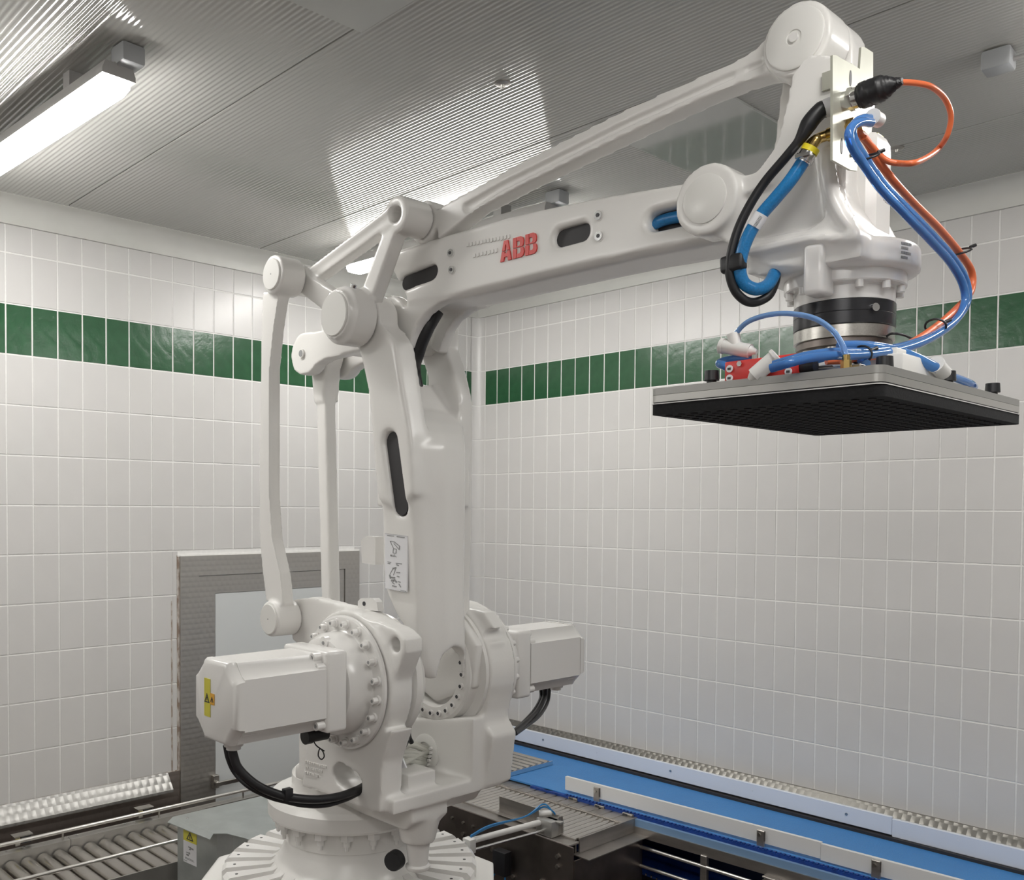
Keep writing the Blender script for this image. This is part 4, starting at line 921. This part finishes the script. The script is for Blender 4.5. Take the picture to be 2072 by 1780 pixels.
# hose clamp, yellow ring, printed sleeve, strap
a, b = Vector(vp(1638, 305, -.152)), Vector(vp(1622, 331, -.156)); d = (b-a).normalized()
bm = B(); cyl(bm, a+d*.004, b-d*.002, .0135, seg=24); cyl(bm, a+d*.012, a+d*.018, .0155, seg=24); box(bm, b.x-.002, b.x+.024, b.y-.020, b.y-.012, b.z+.004, b.z+.010); obj('hose_clamp', bm, 'chrome', hz)
bm = B(); cyl(bm, a-d*.006, a+d*.003, .0150, seg=24); obj('yellow_collar', bm, 'yellowring', hz)
bm = B(); tube(bm, [Vector((XB-.058, c2[0]-.018, c2[1]-.016)), Vector(vp(1652, 282, -.15)), a-d*.002], .0085, 12); obj('elbow_tail', bm, 'brass', hz)
a2, b2 = Vector(vp(1541, 433, -.164)), Vector(vp(1525, 459, -.1665)); bm = B(); cyl(bm, a2, b2, .0125, seg=28); sl = obj('marker_sleeve', bm, 'sticker', hz, label='white printed sleeve')
dd = (b2-a2); vw = (CAM-a2).normalized(); sd = dd.cross(vw).normalized(); bm = B()
for i in range(8):
    p = b2-dd*(.12+.095*i)+vw*.0122+sd*-.001; w1 = dd.normalized()*.0012; w2 = sd*.0028
    for s_ in (-1, 1):
        q = p+w1*s_*.9; vs = [q-w2-w1*.35, q+w2-w1*.35, q+w2+w1*.35, q-w2+w1*.35]; f = [bm.verts.new(v) for v in vs]+[bm.verts.new(v+vw*.0006) for v in vs]
        for fi in ((0, 1, 2, 3), (7, 6, 5, 4), (0, 4, 5, 1), (1, 5, 6, 2), (2, 6, 7, 3), (3, 7, 4, 0)): bm.faces.new([f[k] for k in fi])
obj('marker_print', bm, 'greyink', sl, smooth=False)
a3 = Vector(vp(1484, 533, -.172)); bm = B(); bmesh.ops.create_cube(bm, size=1, matrix=Matrix.Translation(a3) @ Matrix.Rotation(radians(-4), 4, 'Y') @ Matrix.Diagonal((.044, .022, .030, 1)))
tag(obj('hook_strap', bm, 'black', None, .006, 3), 'black hook and loop strap binding the blue hose to the black cable', 'strap')
# sensor connector boot and orange cable
bt = thing('connector_boot', 'black shrink boot on the chrome connector at the bracket', 'connector')
xm, xe = onY(1738, 198, Yc).x, onY(1826, 172, Yc).x; LB_ = xe-xm
bm = B(); tube(bm, [(xm+LB_*t_, Yc, Zc+.0006*i_) for i_, t_ in enumerate((0, .15, .4, .65, .85, 1.0))], lambda t: .0175 if t < .08 else (.0205 if t < .5 else (.0205-.0115*(t-.5)/.3 if t < .8 else .009-.004*(t-.8)/.2)), 20)
random.seed(4)
for v in bm.verts: v.co += Vector((0, random.uniform(-1, 1), random.uniform(-1, 1)))*.0009
obj('sleeve', bm, 'black', bt); place(bt, (xm, Yc, Zc))
XO = xe
def xp(x, y, X): return onX(x, y, X)
oc = [(xe-.006, Yc, Zc+.003), xp(1852, 168, XO+.008), xp(1885, 176, XO+.02), xp(1912, 200, XO+.02), xp(1924, 235, XO+.02), xp(1916, 275, XO+.01), xp(1893, 306, XO-.01), xp(1855, 328, 3.35), xp(1815, 330, 3.325), xp(1790, 322, 3.31), xp(1768, 300, 3.30), xp(1748, 278, 3.295)]
hose('orange_cable_loop', oc, .0046, 'orange', 'thin orange cable looping out from the black connector boot', 'cable', 12)
oc2 = [xp(1738, 268, 3.29), xp(1755, 288, 3.292), xp(1775, 322, 3.30), xp(1808, 366, 3.31), xp(1850, 412, 3.31), xp(1900, 462, 3.31), xp(1942, 512, 3.31), xp(1966, 550, 3.31), xp(1964, 590, 3.31), xp(1935, 625, 3.31), xp(1895, 660, 3.31), xp(1850, 690, 3.305), xp(1800, 712, 3.30), xp(1755, 722, 3.29), xp(1712, 728, 3.27), xp(1672, 730, 3.25)]
hose('orange_sensor_cable', oc2, .0062, 'orange', 'orange cable tied along the blue tubes down to the gripper', 'cable', 14)
def tb(off, label, grp='blue air tubes from wrist to gripper'):
    pts = [(1712, 262), (1722, 246), (1740, 243), (1762, 240)] if 0 else []
    main = [(1768, 241, 3.30), (1748, 240, 3.30), (1730, 250, 3.298), (1724, 270, 3.298), (1735, 298, 3.30), (1757, 330, 3.305), (1790, 376, 3.31), (1840, 428, 3.315), (1890, 480, 3.315), (1930, 525, 3.315), (1954, 568, 3.315), (1958, 606, 3.315), (1940, 640, 3.315), (1905, 668, 3.315), (1860, 690, 3.31), (1800, 706, 3.30), (1740, 712, 3.29), (1690, 712, 3.28), (1640, 718, 3.26), (1600, 728, 3.245), (1566, 738, 3.22)]
    return [xp(x+off[0], y+off[1], X+off[2]) for x, y, X in main]
tg = 'clear blue air tubes from wrist to gripper'
for k, (off, lab) in enumerate((((0, 0, 0), 'clear blue air tube, upper one of the pair bent down to the gripper'), ((-6, 7, .006), 'clear blue air tube, lower one of the pair bent down to the gripper'))):
    hose('air_tube', tb(off, lab), .0068, 'tube', lab, 'tube', 14, tg)
hose('air_tube_branch', [xp(1700, 700, 3.27), xp(1750, 700, 3.285), xp(1800, 707, 3.30), xp(1850, 723, 3.325), xp(1895, 745, 3.345)], .0085, 'tube', 'blue tube pair running right into the white union on the plate edge', 'tube', 14)
hose('air_tube_tail', [pk2+Vector((0, .02, -.006)), xp(1935, 765, 3.345), xp(1962, 776, 3.345), xp(1970, 782, 3.335)], .0070, 'tube', 'short blue tube leaving the white union at the right plate edge', 'tube')
hose('bent_tube', [Vector((3.30, -2.41, ZT+.020)), xp(1700, 716, 3.24), (3.14, -2.42, ZT+.022), onY(1520, 724, -2.46), onY(1478, 728, -2.46), onY(1456, 735, -2.47), onY(1470, 742, -2.48), (RX0+.01, -2.46, ZT+.012)], .0070, 'tube', 'blue tube bent round behind the red valve at the left plate edge', 'tube')
hose('thin_air_tube', [onY(1483, 697, -2.47), onY(1490, 674, -2.47), onY(1515, 650, -2.475), onY(1560, 636, -2.48), onY(1605, 635, -2.485), onY(1650, 645, -2.49), onY(1684, 668, -2.49), onY(1703, 695, -2.49), (FX, -2.49, ZT+.022)], .0042, 'tube_light', 'thin pale blue tube arching over the gripper plate', 'tube')
hose('grey_sensor_wire', [(3.20, -2.11, 2.345), onX(1800, 676, 3.25), onX(1835, 680, 3.27), onX(1856, 700, 3.28), (3.29, -2.28, ZT+.05)], .0022, 'black', 'thin dark wire behind the tool flange', 'wire', 8)
tee('tube_plug', xp(1772, 240, 3.305), (.0, .9, .05), .011, .022, None, None)
tag(bpy.data.objects['tube_plug'], 'white plug on the end of the blue tube at the bracket', 'plug')
for i, (x, y, X, lab) in enumerate(((1755, 318, 3.305, 'black cable tie round the tubes, just below the bracket'), (1945, 508, 3.312, 'black cable tie round the tubes, at the top right bend'), (1893, 660, 3.312, 'black cable tie round the tubes, at the lower right bend'), (1742, 718, 3.29, 'black cable tie round the tubes, above the gripper plate'))):
    c = xp(x, y, X); ax = [Vector((0, .5, -.86)), Vector((0, .5, -.86)), Vector((0, -.8, -.6)), Vector((0, -1, -.1))][i].normalized(); u, w_ = frame_of(ax); r_ = .0135
    bm = B(); tube(bm, [c+u*cos(t_*pi/8)*r_*1.25+w_*sin(t_*pi/8)*r_ for t_ in range(17)], .0018, 8, sm=False); e_ = c+(RT*.9+UP*.4)*r_*1.3; tube(bm, [e_, e_+(RT+UP*.4)*.010], .003, 8)
    tag(obj('cable_tie', bm, 'black'), lab, 'cable tie', 'black cable ties on the tubes')

# ================================================================== BLUE BELT CONVEYOR
bc = thing('belt_conveyor', 'long blue belt conveyor with white plastic guides along the right wall', 'conveyor')
bz = .755; bx0, bx1 = -.0, 5.9
def yn(x): return -.575+.040*(min(x, 3.4)-1.18)
def strip(x0, x1, f0, f1, z0, z1, n=1):
    bm = B(); xs = [x0+(x1-x0)*i/n for i in range(n+1)]
    loft(bm, [[(x, f0(x), z0), (x, f1(x), z0), (x, f1(x), z1), (x, f0(x), z1)] for x in xs]); return bm
c_ = lambda k: (lambda x: k)
obj('belt', strip(.12, bx1, lambda x: yn(x)-.02, c_(-.115), bz-.008, bz, 4), 'belt', bc)
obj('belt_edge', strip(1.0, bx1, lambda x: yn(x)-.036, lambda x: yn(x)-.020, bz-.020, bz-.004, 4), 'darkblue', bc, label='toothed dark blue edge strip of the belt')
bm = B()
for i in range(160):
    x = 1.2+i*.018; box(bm, x, x+.010, yn(x)-.034, yn(x)-.020, bz-.006, bz+.001)
o = obj('belt_teeth', bm, 'darkblue', bc, smooth=False); o['kind'] = 'stuff'
obj('slide_profile', strip(1.0, bx1, lambda x: yn(x)-.052, lambda x: yn(x)-.036, bz-.05, bz-.016, 4), mat('pale_blue_profile', (.20, .33, .52), .35), bc)
obj('side_frame', strip(1.0, bx1, lambda x: yn(x)-.060, lambda x: yn(x)-.045, bz-.085, bz-.045, 4), 'frame_steel', bc)
obj('dark_channel', strip(.2, bx1, c_(-.115), c_(-.085), bz-.02, bz+.012), 'dark', bc)
for a, b, dz in ((.10, 2.44, 0), (2.44, 5.9, -.006)): obj('far_guide', box(B(), a, b-.001, -.098, -.082, bz+.018+dz, bz+.090+dz), 'guide', bc, .002, 1)
for a, b, dz in ((1.18, 2.36, 0), (2.36, 5.9, -.005)): obj('near_guide', strip(a, b-.001, lambda x: yn(x)-.006, lambda x: yn(x)+.010, bz+.012+dz, bz+.072+dz, 3), 'guide_near', bc, .002, 1)
for i, x in enumerate((.62, .98, 1.42, 1.84, 2.26, 2.68)):
    z = bz+.058; obj('screw', cyl(B(), (x, -.098, z), (x, -.1005, z), .0058 if i % 2 == 0 else .004, seg=12), 'steel' if i % 2 == 0 else 'guide', bc)
for x in (1.36, 2.13, 2.56, 3.3):
    y = yn(x)-.008; bm = B(); box(bm, x-.016, x+.016, y-.008, y, bz-.075, bz+.062); box(bm, x+.012, x+.016, y-.008, y+.004, bz+.02, bz+.062); b_ = obj('guide_bracket', bm, 'frame_steel', bc, .002, 1)
    for z in (bz+.045, bz-.015): obj('screw', cyl(B(), (x-.004, y-.008, z), (x-.004, y-.013, z), .0065, seg=12), 'steel', b_)
for z in (bz-.125, bz-.205): obj('tie_rod', cyl(B(), (1.62, yn(1.6)-.055, z), (bx1, yn(3.2)-.055, z), .0075, seg=12), 'rod', bc, label='long polished steel rod')
for x in (1.92, 2.48, 3.1):
    y = yn(x)-.068; obj('rod_holder', box(B(), x-.014, x+.014, y, y+.02, bz-.26, bz-.08), 'frame_steel', bc, .002, 1)
bm = B(); x = 2.22; y = yn(x)-.085
prism(bm, [(x-.045, bz-.235), (x-.045, bz-.100), (x-.03, bz-.085), (x+.045, bz-.085), (x+.045, bz-.235)], y-.003, y+.003); box(bm, x-.045, x+.045, y, y+.04, bz-.090, bz-.084); mt = obj('mounting_plate', bm, 'frame_steel', bc, .001, 1)
obj('opening', stadium and plateY(B(), stadium((x-.015, bz-.125), (x+.02, bz-.125), .008), y-.0045-Y0, y-.0028-Y0), 'dark', mt, smooth=False)
bm = B(); cyl(bm, (1.98, yn(2)-.045, bz-.30), (1.98, yn(2)-.005, bz-.30), .032, seg=28); obj('support_wheel', bm, 'plastic', bc, .003, 2)
bm = B(); cyl(bm, (1.6, -.35, bz-.245), (5.8, -.35, bz-.36), .030, seg=20) if 0 else cyl(bm, (1.75, yn(2)-.01, bz-.325), (1.75, -.12, bz-.325), .03, seg=24); obj('return_roller', bm, 'roller', bc)
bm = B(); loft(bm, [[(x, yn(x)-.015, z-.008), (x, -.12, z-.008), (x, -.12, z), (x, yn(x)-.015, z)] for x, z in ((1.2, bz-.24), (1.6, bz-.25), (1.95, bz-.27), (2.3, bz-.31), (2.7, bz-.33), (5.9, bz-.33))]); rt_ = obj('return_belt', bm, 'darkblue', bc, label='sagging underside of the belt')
bm = B()
for i in range(46):
    x = 1.62+i*.026; z = bz-.25-(x-1.6)*.06 if x < 1.95 else bz-.27-(x-1.95)*.115; box(bm, x, x+.007, yn(x)-.019, yn(x)-.014, z-.006, z+.002)
o = obj('belt_pins', bm, 'chrome', bc, smooth=False); o['kind'] = 'stuff'
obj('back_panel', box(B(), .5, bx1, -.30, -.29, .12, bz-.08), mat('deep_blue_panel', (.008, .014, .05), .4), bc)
for x in (.9, 2.6, 4.2, 5.6):
    for y in (-.14, -.47): obj('leg', box(B(), x-.02, x+.02, y-.02, y+.02, 0, bz-.08), 'frame_steel', bc, .003, 1)
place(bc, (3.0, -.33, 0))

# ================================================================== ROLLER TABLE (right)
rt = thing('roller_table', 'steel roller table with a grooved cover strip beside the blue belt', 'conveyor')
tz = .735; TX0, TX1, TY0, TY1 = .20, 1.585, -.985, -.690
nR = 42
for i in range(nR):
    x = .30+(TX1-.045-.30)*i/(nR-1); bm = B(); cyl(bm, (x, TY0+.012, tz-.0135), (x, TY1+.004, tz-.0135), .0125, seg=16); obj('roller', bm, 'roller', rt)
bm = B(); box(bm, TX0, TX1, TY1, -.570, tz-.004, tz+.004); box(bm, TX0, TX1, TY1, TY1+.006, tz-.05, tz)
for i in range(22):
    x = TX0+.05+i*.061; box(bm, x, x+.052, TY1+.006, -.574, tz+.003, tz+.0062)
obj('cover_strip', bm, 'frame_steel', rt, .001, 1)
obj('side_rail', box(B(), TX0, TX1+.005, TY0-.060, TY0+.004, tz-.012, tz-.004), 'frame_steel', rt, .001, 1)
obj('side_skirt', box(B(), TX0, TX1+.03, TY0-.064, TY0-.058, tz-.30, tz-.006), 'darksteel', rt, .001, 1)
obj('inner_rail', box(B(), TX0, TX1-.01, TY0-.002, TY0+.006, tz-.055, tz+.002), 'frame_steel', rt)
obj('end_plate', box(B(), TX1-.004, TX1+.004, TY0+.01, -.570, tz-.052, tz+.008), 'frame_steel', rt, .001, 1)
bm = B(); prism(bm, [(TY0-.02, tz-.052), (-.50, tz-.052), (-.50, tz-.056), (TY0-.02, tz-.056)], TX1-.01, TX1+.075, 'X'); obj('end_shelf', bm, 'frame_steel', rt)
obj('front_skirt', box(B(), TX1+.03, TX1+.036, TY0-.06, -.60, .10, tz-.058), 'darksteel', rt)
obj('cross_beam', box(B(), TX0, TX1+.03, TY0-.066, TY0-.050, tz-.335, tz-.27), 'frame_steel', rt, .002, 1)
random.seed(8)
for i, (x, dz) in enumerate(((.86, -.05), (.93, -.055), (1.0, -.06), (1.06, -.062), (1.12, -.066), (1.0, -.11), (1.18, -.13), (1.46, -.18), (1.54, -.06), (1.54, -.10), (1.3, -.21), (1.3, -.25))):
    obj('bolt', cyl(B(), (x, TY0-.063, tz+dz), (x, TY0-.074, tz+dz), .009 if i > 4 else .006, seg=6), 'steel', rt)
for i in range(4):
    x = TX1-.035-.145*i*1.03; y = -.592
    bm = B(); box(bm, x-.030, x+.022, y-.018, y+.026, tz+.006, tz+.016); sn = obj('sensor', bm, 'frame_steel', rt, .002, 1)
    obj('sensor_recess', box(B(), x-.024, x-.002, y-.0195, y-.0175, tz+.007, tz+.0145), 'ink', sn); obj('led', box(B(), x+.010, x+.0225, y+.014, y+.0265, tz+.008, tz+.0155), 'led', sn, label='lit blue indicator')
# rollers overlapping the belt
for i in range(8):
    y = -.625+.045*i; bm = B(); cyl(bm, (.32, y, tz+.035), (.84, y, tz+.035), .0125, seg=18); obj('transfer_roller', bm, 'roller', rt)
bm = B(); prism(bm, [(-.66, tz+.022), (-.28, tz+.022), (-.28, tz+.042), (-.66, tz+.042)], .84, .846, 'X'); obj('transfer_frame', bm, 'chrome', rt)
for x in (.3, 1.5):
    for y in (TY0-.03, -.62): obj('leg', box(B(), x-.02, x+.02, y-.02, y+.02, 0, tz-.05), 'frame_steel', rt, .002, 1)
place(rt, (.9, -.8, 0))
# stop plate with pneumatic cylinder
ps = thing('pneumatic_stop', 'steel stop plate pushed by a small white pneumatic cylinder on the roller table', 'stop')
bm = B(); box(bm, 1.145, 1.50, -.978, -.974, tz+.004, tz+.075); box(bm, 1.145, 1.50, -1.00, -.974, tz+.002, tz+.006); box(bm, 1.492, 1.498, -1.0, -.974, tz+.004, tz+.075); obj('stop_plate', bm, 'frame_steel', ps, .001, 1)
cy0 = onZ(1105, 1660, tz+.045); cy1 = onZ(945, 1703, tz+.045)
bm = B(); cyl(bm, cy0, cy1, .012, seg=20); cyl(bm, cy1+Vector((0, 0, 0)), cy1+(cy1-cy0).normalized()*.03, .006, seg=12); obj('cylinder_tube', bm, 'plastic', ps)
off = Vector((.02, 0, -.028)); bm = B(); cyl(bm, cy0+off, cy1+off, .006, seg=14); obj('guide_rod', bm, 'chrome', ps)
bm = B(); box(bm, cy1.x-.014, cy1.x+.03, cy1.y-.012, cy1.y+.02, cy1.z-.04, cy1.z+.016); obj('end_block', bm, 'plastic', ps, .004, 2)
bm = B(); box(bm, cy0.x-.02, cy0.x+.065, cy0.y-.04, cy0.y+.035, tz-.002, tz+.062); box(bm, cy0.x+.005, cy0.x+.085, cy0.y-.012, cy0.y+.012, tz+.05, tz+.062); obj('guide_block', bm, 'alu', ps, .004, 2)
for k in range(2):
    bm = B(); tube(bm, [cy1+Vector((.01, .01, .02+.004*k)), cy1+(cy0-cy1)*.3+Vector((-.01, 0, .030+.006*k)), cy1+(cy0-cy1)*.75+Vector((-.012, 0, .034)), cy0+Vector((-.01, -.01, .055+.012*k)), cy0+Vector((.02, .01, .045)), cy0+Vector((.03, .03, .02))], .0035, 8); obj('blue_tube', bm, 'bluehose', ps)
bm = B(); cyl(bm, cy0+Vector((-.02, -.02, .03)), cy0+Vector((.02, .01, .035)), .011, seg=16); obj('speed_valve', bm, 'plastic', ps)
place(ps, (cy0.x, cy0.y, tz))
# small grey regulator and its tubes hanging under the table
rg = thing('air_regulator', 'small grey air regulator with a clear bowl under the roller table', 'regulator')
rx, ry = 1.27, -1.09
bm = B(); box(bm, rx-.035, rx+.035, ry-.02, ry+.025, tz-.20, tz-.10); obj('valve_block', bm, 'blackmetal', rg, .004, 2)
bm = B(); lathe(bm, (rx+.06, ry-.01, tz-.37), [(.012, .11), (.02, .10), (.022, .06), (.034, .055), (.034, .03), (.022, .025), (.018, -.02)], 24); obj('regulator_body', bm, 'plastic', rg)
for dx in (-.02, .03):
    bm = B(); tube(bm, [(rx+dx, ry-.012, tz-.19), (rx+dx*1.5-.01, ry-.014, tz-.24), (rx+dx*.5+.02, ry-.015, tz-.30), (rx+.05, ry-.01, tz-.33)], .003, 8); obj('blue_tube', bm, 'bluehose', rg)
place(rg, (rx, ry, tz-.37))

# ================================================================== ROLLER CONVEYOR (left)
rc_ = thing('roller_conveyor', 'steel roller conveyor running along the left wall', 'conveyor')
rz = .70; X0, X1 = .272, .690
for i in range(21):
    y = -2.106-.0596*(i-1)+.0596*3
    bm = B(); cyl(bm, (X0-.006, y, rz-.010), (X1, y, rz-.010), .0248, seg=28); ro = obj('roller', bm, 'roller', rc_)
    obj('bearing_cap', cyl(B(), (X0-.010, y, rz-.010), (X0-.004, y, rz-.010), .018, seg=20), 'dark', ro)
for a, b in ((-3.6, -2.475), (-2.473, -1.60)):
    bm = B(); prism(bm, [(X0-.014, rz-.06), (X0-.014, rz+.040), (X0-.062, rz+.040), (X0-.062, rz+.036), (X0-.018, rz+.036), (X0-.018, rz-.06)], a, b); obj('side_rail', bm, 'rail', rc_)
bm = B(); box(bm, X1, X1+.006, -3.6, -1.6, rz-.07, rz+.018); box(bm, X1, X1+.03, -3.6, -1.6, rz-.07, rz-.066); obj('front_rail', bm, 'rail', rc_)
obj('guard_rod', cyl(B(), (X0-.030, -3.6, rz+.074), (X0-.030, -1.4, rz+.074), .0078, seg=12), 'rod', rc_, label='long bright guard rod beside the wall')
obj('guard_rod', cyl(B(), (X1-.03, -3.6, rz+.085), (X1-.03, -1.6, rz+.085), .0072, seg=12), 'rod', rc_, label='long bright guard rod over the rollers')
for y in (-3.3, -2.9, -2.5, -2.1, -1.7):
    obj('rod_post', cyl(B(), (X0-.030, y, rz+.036), (X0-.030, y, rz+.074), .004, seg=10), 'steel', rc_)
for y in (-3.4, -1.66): obj('rod_post', cyl(B(), (X1-.002, y, rz+.01), (X1-.028, y, rz+.085), .004, seg=10), 'steel', rc_)
for x, y in ((20, 1729), (68, 1729), (148, 1701), (167, 1697), (282, 1669), (265, 1674)):
    q = onZ(x, y, rz+.040); obj('screw', cyl(B(), (X0-.045, q.y, rz+.040), (X0-.045, q.y, rz+.043), .0048, seg=10), 'chrome', rc_)
for i, (x, y) in enumerate(((66, 1699), (318, 1643))):
    q = onZ(x, y, rz+.09); x_ = X0-.075; 
    bm = B(); box(bm, x_-.03, x_+.015, q.y-.035, q.y+.035, rz+.078, rz+.082); box(bm, x_-.025, x_+.01, q.y-.03, q.y-.012, rz+.045, rz+.078); rf_ = obj('reflector_bracket', bm, 'steel', rc_)
    obj('sensor', box(B(), x_-.02, x_+.012, q.y-.008, q.y+.028, rz+.05, rz+.076), 'ink', rf_); obj('sensor_face', box(B(), x_+.012, x_+.014, q.y-.03, q.y-.012, rz+.056, rz+.072), 'yellowring', rf_)
for y in (-3.4, -2.5, -1.7):
    for x in (X0-.03, X1+.01): obj('leg', box(B(), x-.018, x+.018, y-.018, y+.018, 0, rz-.06), 'galv', rc_, .002, 1)
place(rc_, (.5, -2.5, 0))
# galvanised cabinet behind the robot base, with a warning label
cb = thing('galvanised_cabinet', 'grey galvanised sheet cabinet with a yellow warning label behind the robot base', 'cabinet')
cz = .90; CBX0, CBX1, CBY0, CBY1 = .705, 1.30, -2.285, -1.70
ct = [onZ(x, y, cz) for x, y in ((346, 1652), (575, 1598))]
bm = B(); x0 = .715
c_a = onZ(350, 1652, cz); c_b = onZ(432, 1686, cz); c_c = onZ(580, 1597, cz)
pts = [(c_a.x, c_a.y), (c_b.x, c_b.y), (c_b.x+.03, c_b.y+.035), (c_b.x+.12, c_b.y+.06), (1.30, c_b.y+.075), (1.30, -1.7), (c_a.x, -1.7)]
prism(bm, pts, cz-.003, cz, 'Z'); obj('lid', bm, 'galv', cb)
bm = B(); prism(bm, [(c_a.x, c_a.y), (c_b.x, c_b.y), (c_b.x, c_b.y-.018), (c_a.x, c_a.y-.018)], cz-.022, cz-.001, 'Z')
bm.free(); bm = B(); loft(bm, [[(c_a.x, c_a.y, cz), (c_a.x-.002, c_a.y-.020, cz-.016), (c_a.x-.002, c_a.y-.020, cz-.019), (c_a.x, c_a.y, cz-.003)], [(c_b.x, c_b.y, cz), (c_b.x+.004, c_b.y-.016, cz-.016), (c_b.x+.004, c_b.y-.016, cz-.019), (c_b.x, c_b.y, cz-.003)]]); obj('lid_lip', bm, 'galv', cb, smooth=False)
bm = B(); by = c_a.y+.012; prism(bm, [(c_a.x+.012, by), (c_b.x+.0, c_b.y+.014), (c_b.x+.04, c_b.y+.055), (1.28, c_b.y+.09), (1.28, -1.72), (c_a.x+.012, -1.72)], 0, cz-.004, 'Z'); obj('body', bm, 'galv', cb, label='grey sheet metal body')
obj('screw', lathe(B(), (c_a.x+.055, c_a.y+.03, cz), [(.006, 0), (.006, .003), (.003, .004)], 14), 'chrome', cb)
ya = c_a.y+.012; yb_ = c_b.y+.014; xa_ = c_a.x+.012; xb_ = c_b.x
def cbp(t, z, o): 
    d = Vector((xb_-xa_, yb_-ya, 0)); n = Vector((d.y, -d.x, 0)).normalized(); p = Vector((xa_, ya, 0))+d*t+n*o; return Vector((p.x, p.y, z))
def cbq(bm, pts, o):
    a = [bm.verts.new(cbp(t, z, o)) for t, z in pts]; b = [bm.verts.new(cbp(t, z, o+.0007)) for t, z in pts]; n = len(pts)
    bm.faces.new(a); bm.faces.new(b[::-1])
    for i in range(n): bm.faces.new((a[i], b[i], b[(i+1) % n], a[(i+1) % n]))
    return bm
wl_ = obj('warning_label', cbq(B(), [(.16, cz-.075), (.50, cz-.075), (.50, cz-.030), (.16, cz-.030)], .0003), 'yellow', cb, smooth=False, label='yellow part of the warning label')
obj('instruction_label', cbq(B(), [(.16, cz-.155), (.50, cz-.155), (.50, cz-.0752), (.16, cz-.0752)], .0003), 'sticker', cb, smooth=False, label='white instruction label below the yellow one')
bm = B()
tp = [(.24, cz-.068), (.42, cz-.068), (.33, cz-.037)]; cc = (.33, cz-.058)
for k in range(3):
    a, b = tp[k], tp[(k+1) % 3]; f = lambda p: (cc[0]+(p[0]-cc[0])*.68, cc[1]+(p[1]-cc[1])*.68); cbq(bm, [a, b, f(b), f(a)], .0012)
cbq(bm, [(.322, cz-.062), (.338, cz-.062), (.338, cz-.048), (.322, cz-.048)], .0012)
obj('warning_symbol', bm, 'ink', cb, smooth=False)
bm = B()
for t0, z0, t1, z1 in ((.29, .092, .36, .096), (.34, .094, .42, .099), (.31, .099, .35, .103), (.24, .115, .30, .118), (.30, .113, .33, .12), (.24, .122, .30, .128), (.20, .136, .42, .1375), (.20, .140, .44, .1415), (.18, .147, .26, .149)): cbq(bm, [(t0, cz-z1), (t1, cz-z1), (t1, cz-z0), (t0, cz-z0)], .0012)
obj('label_print', bm, 'greyink', cb, smooth=False)
place(cb, ((xa_+1.28)/2, -1.98, 0))
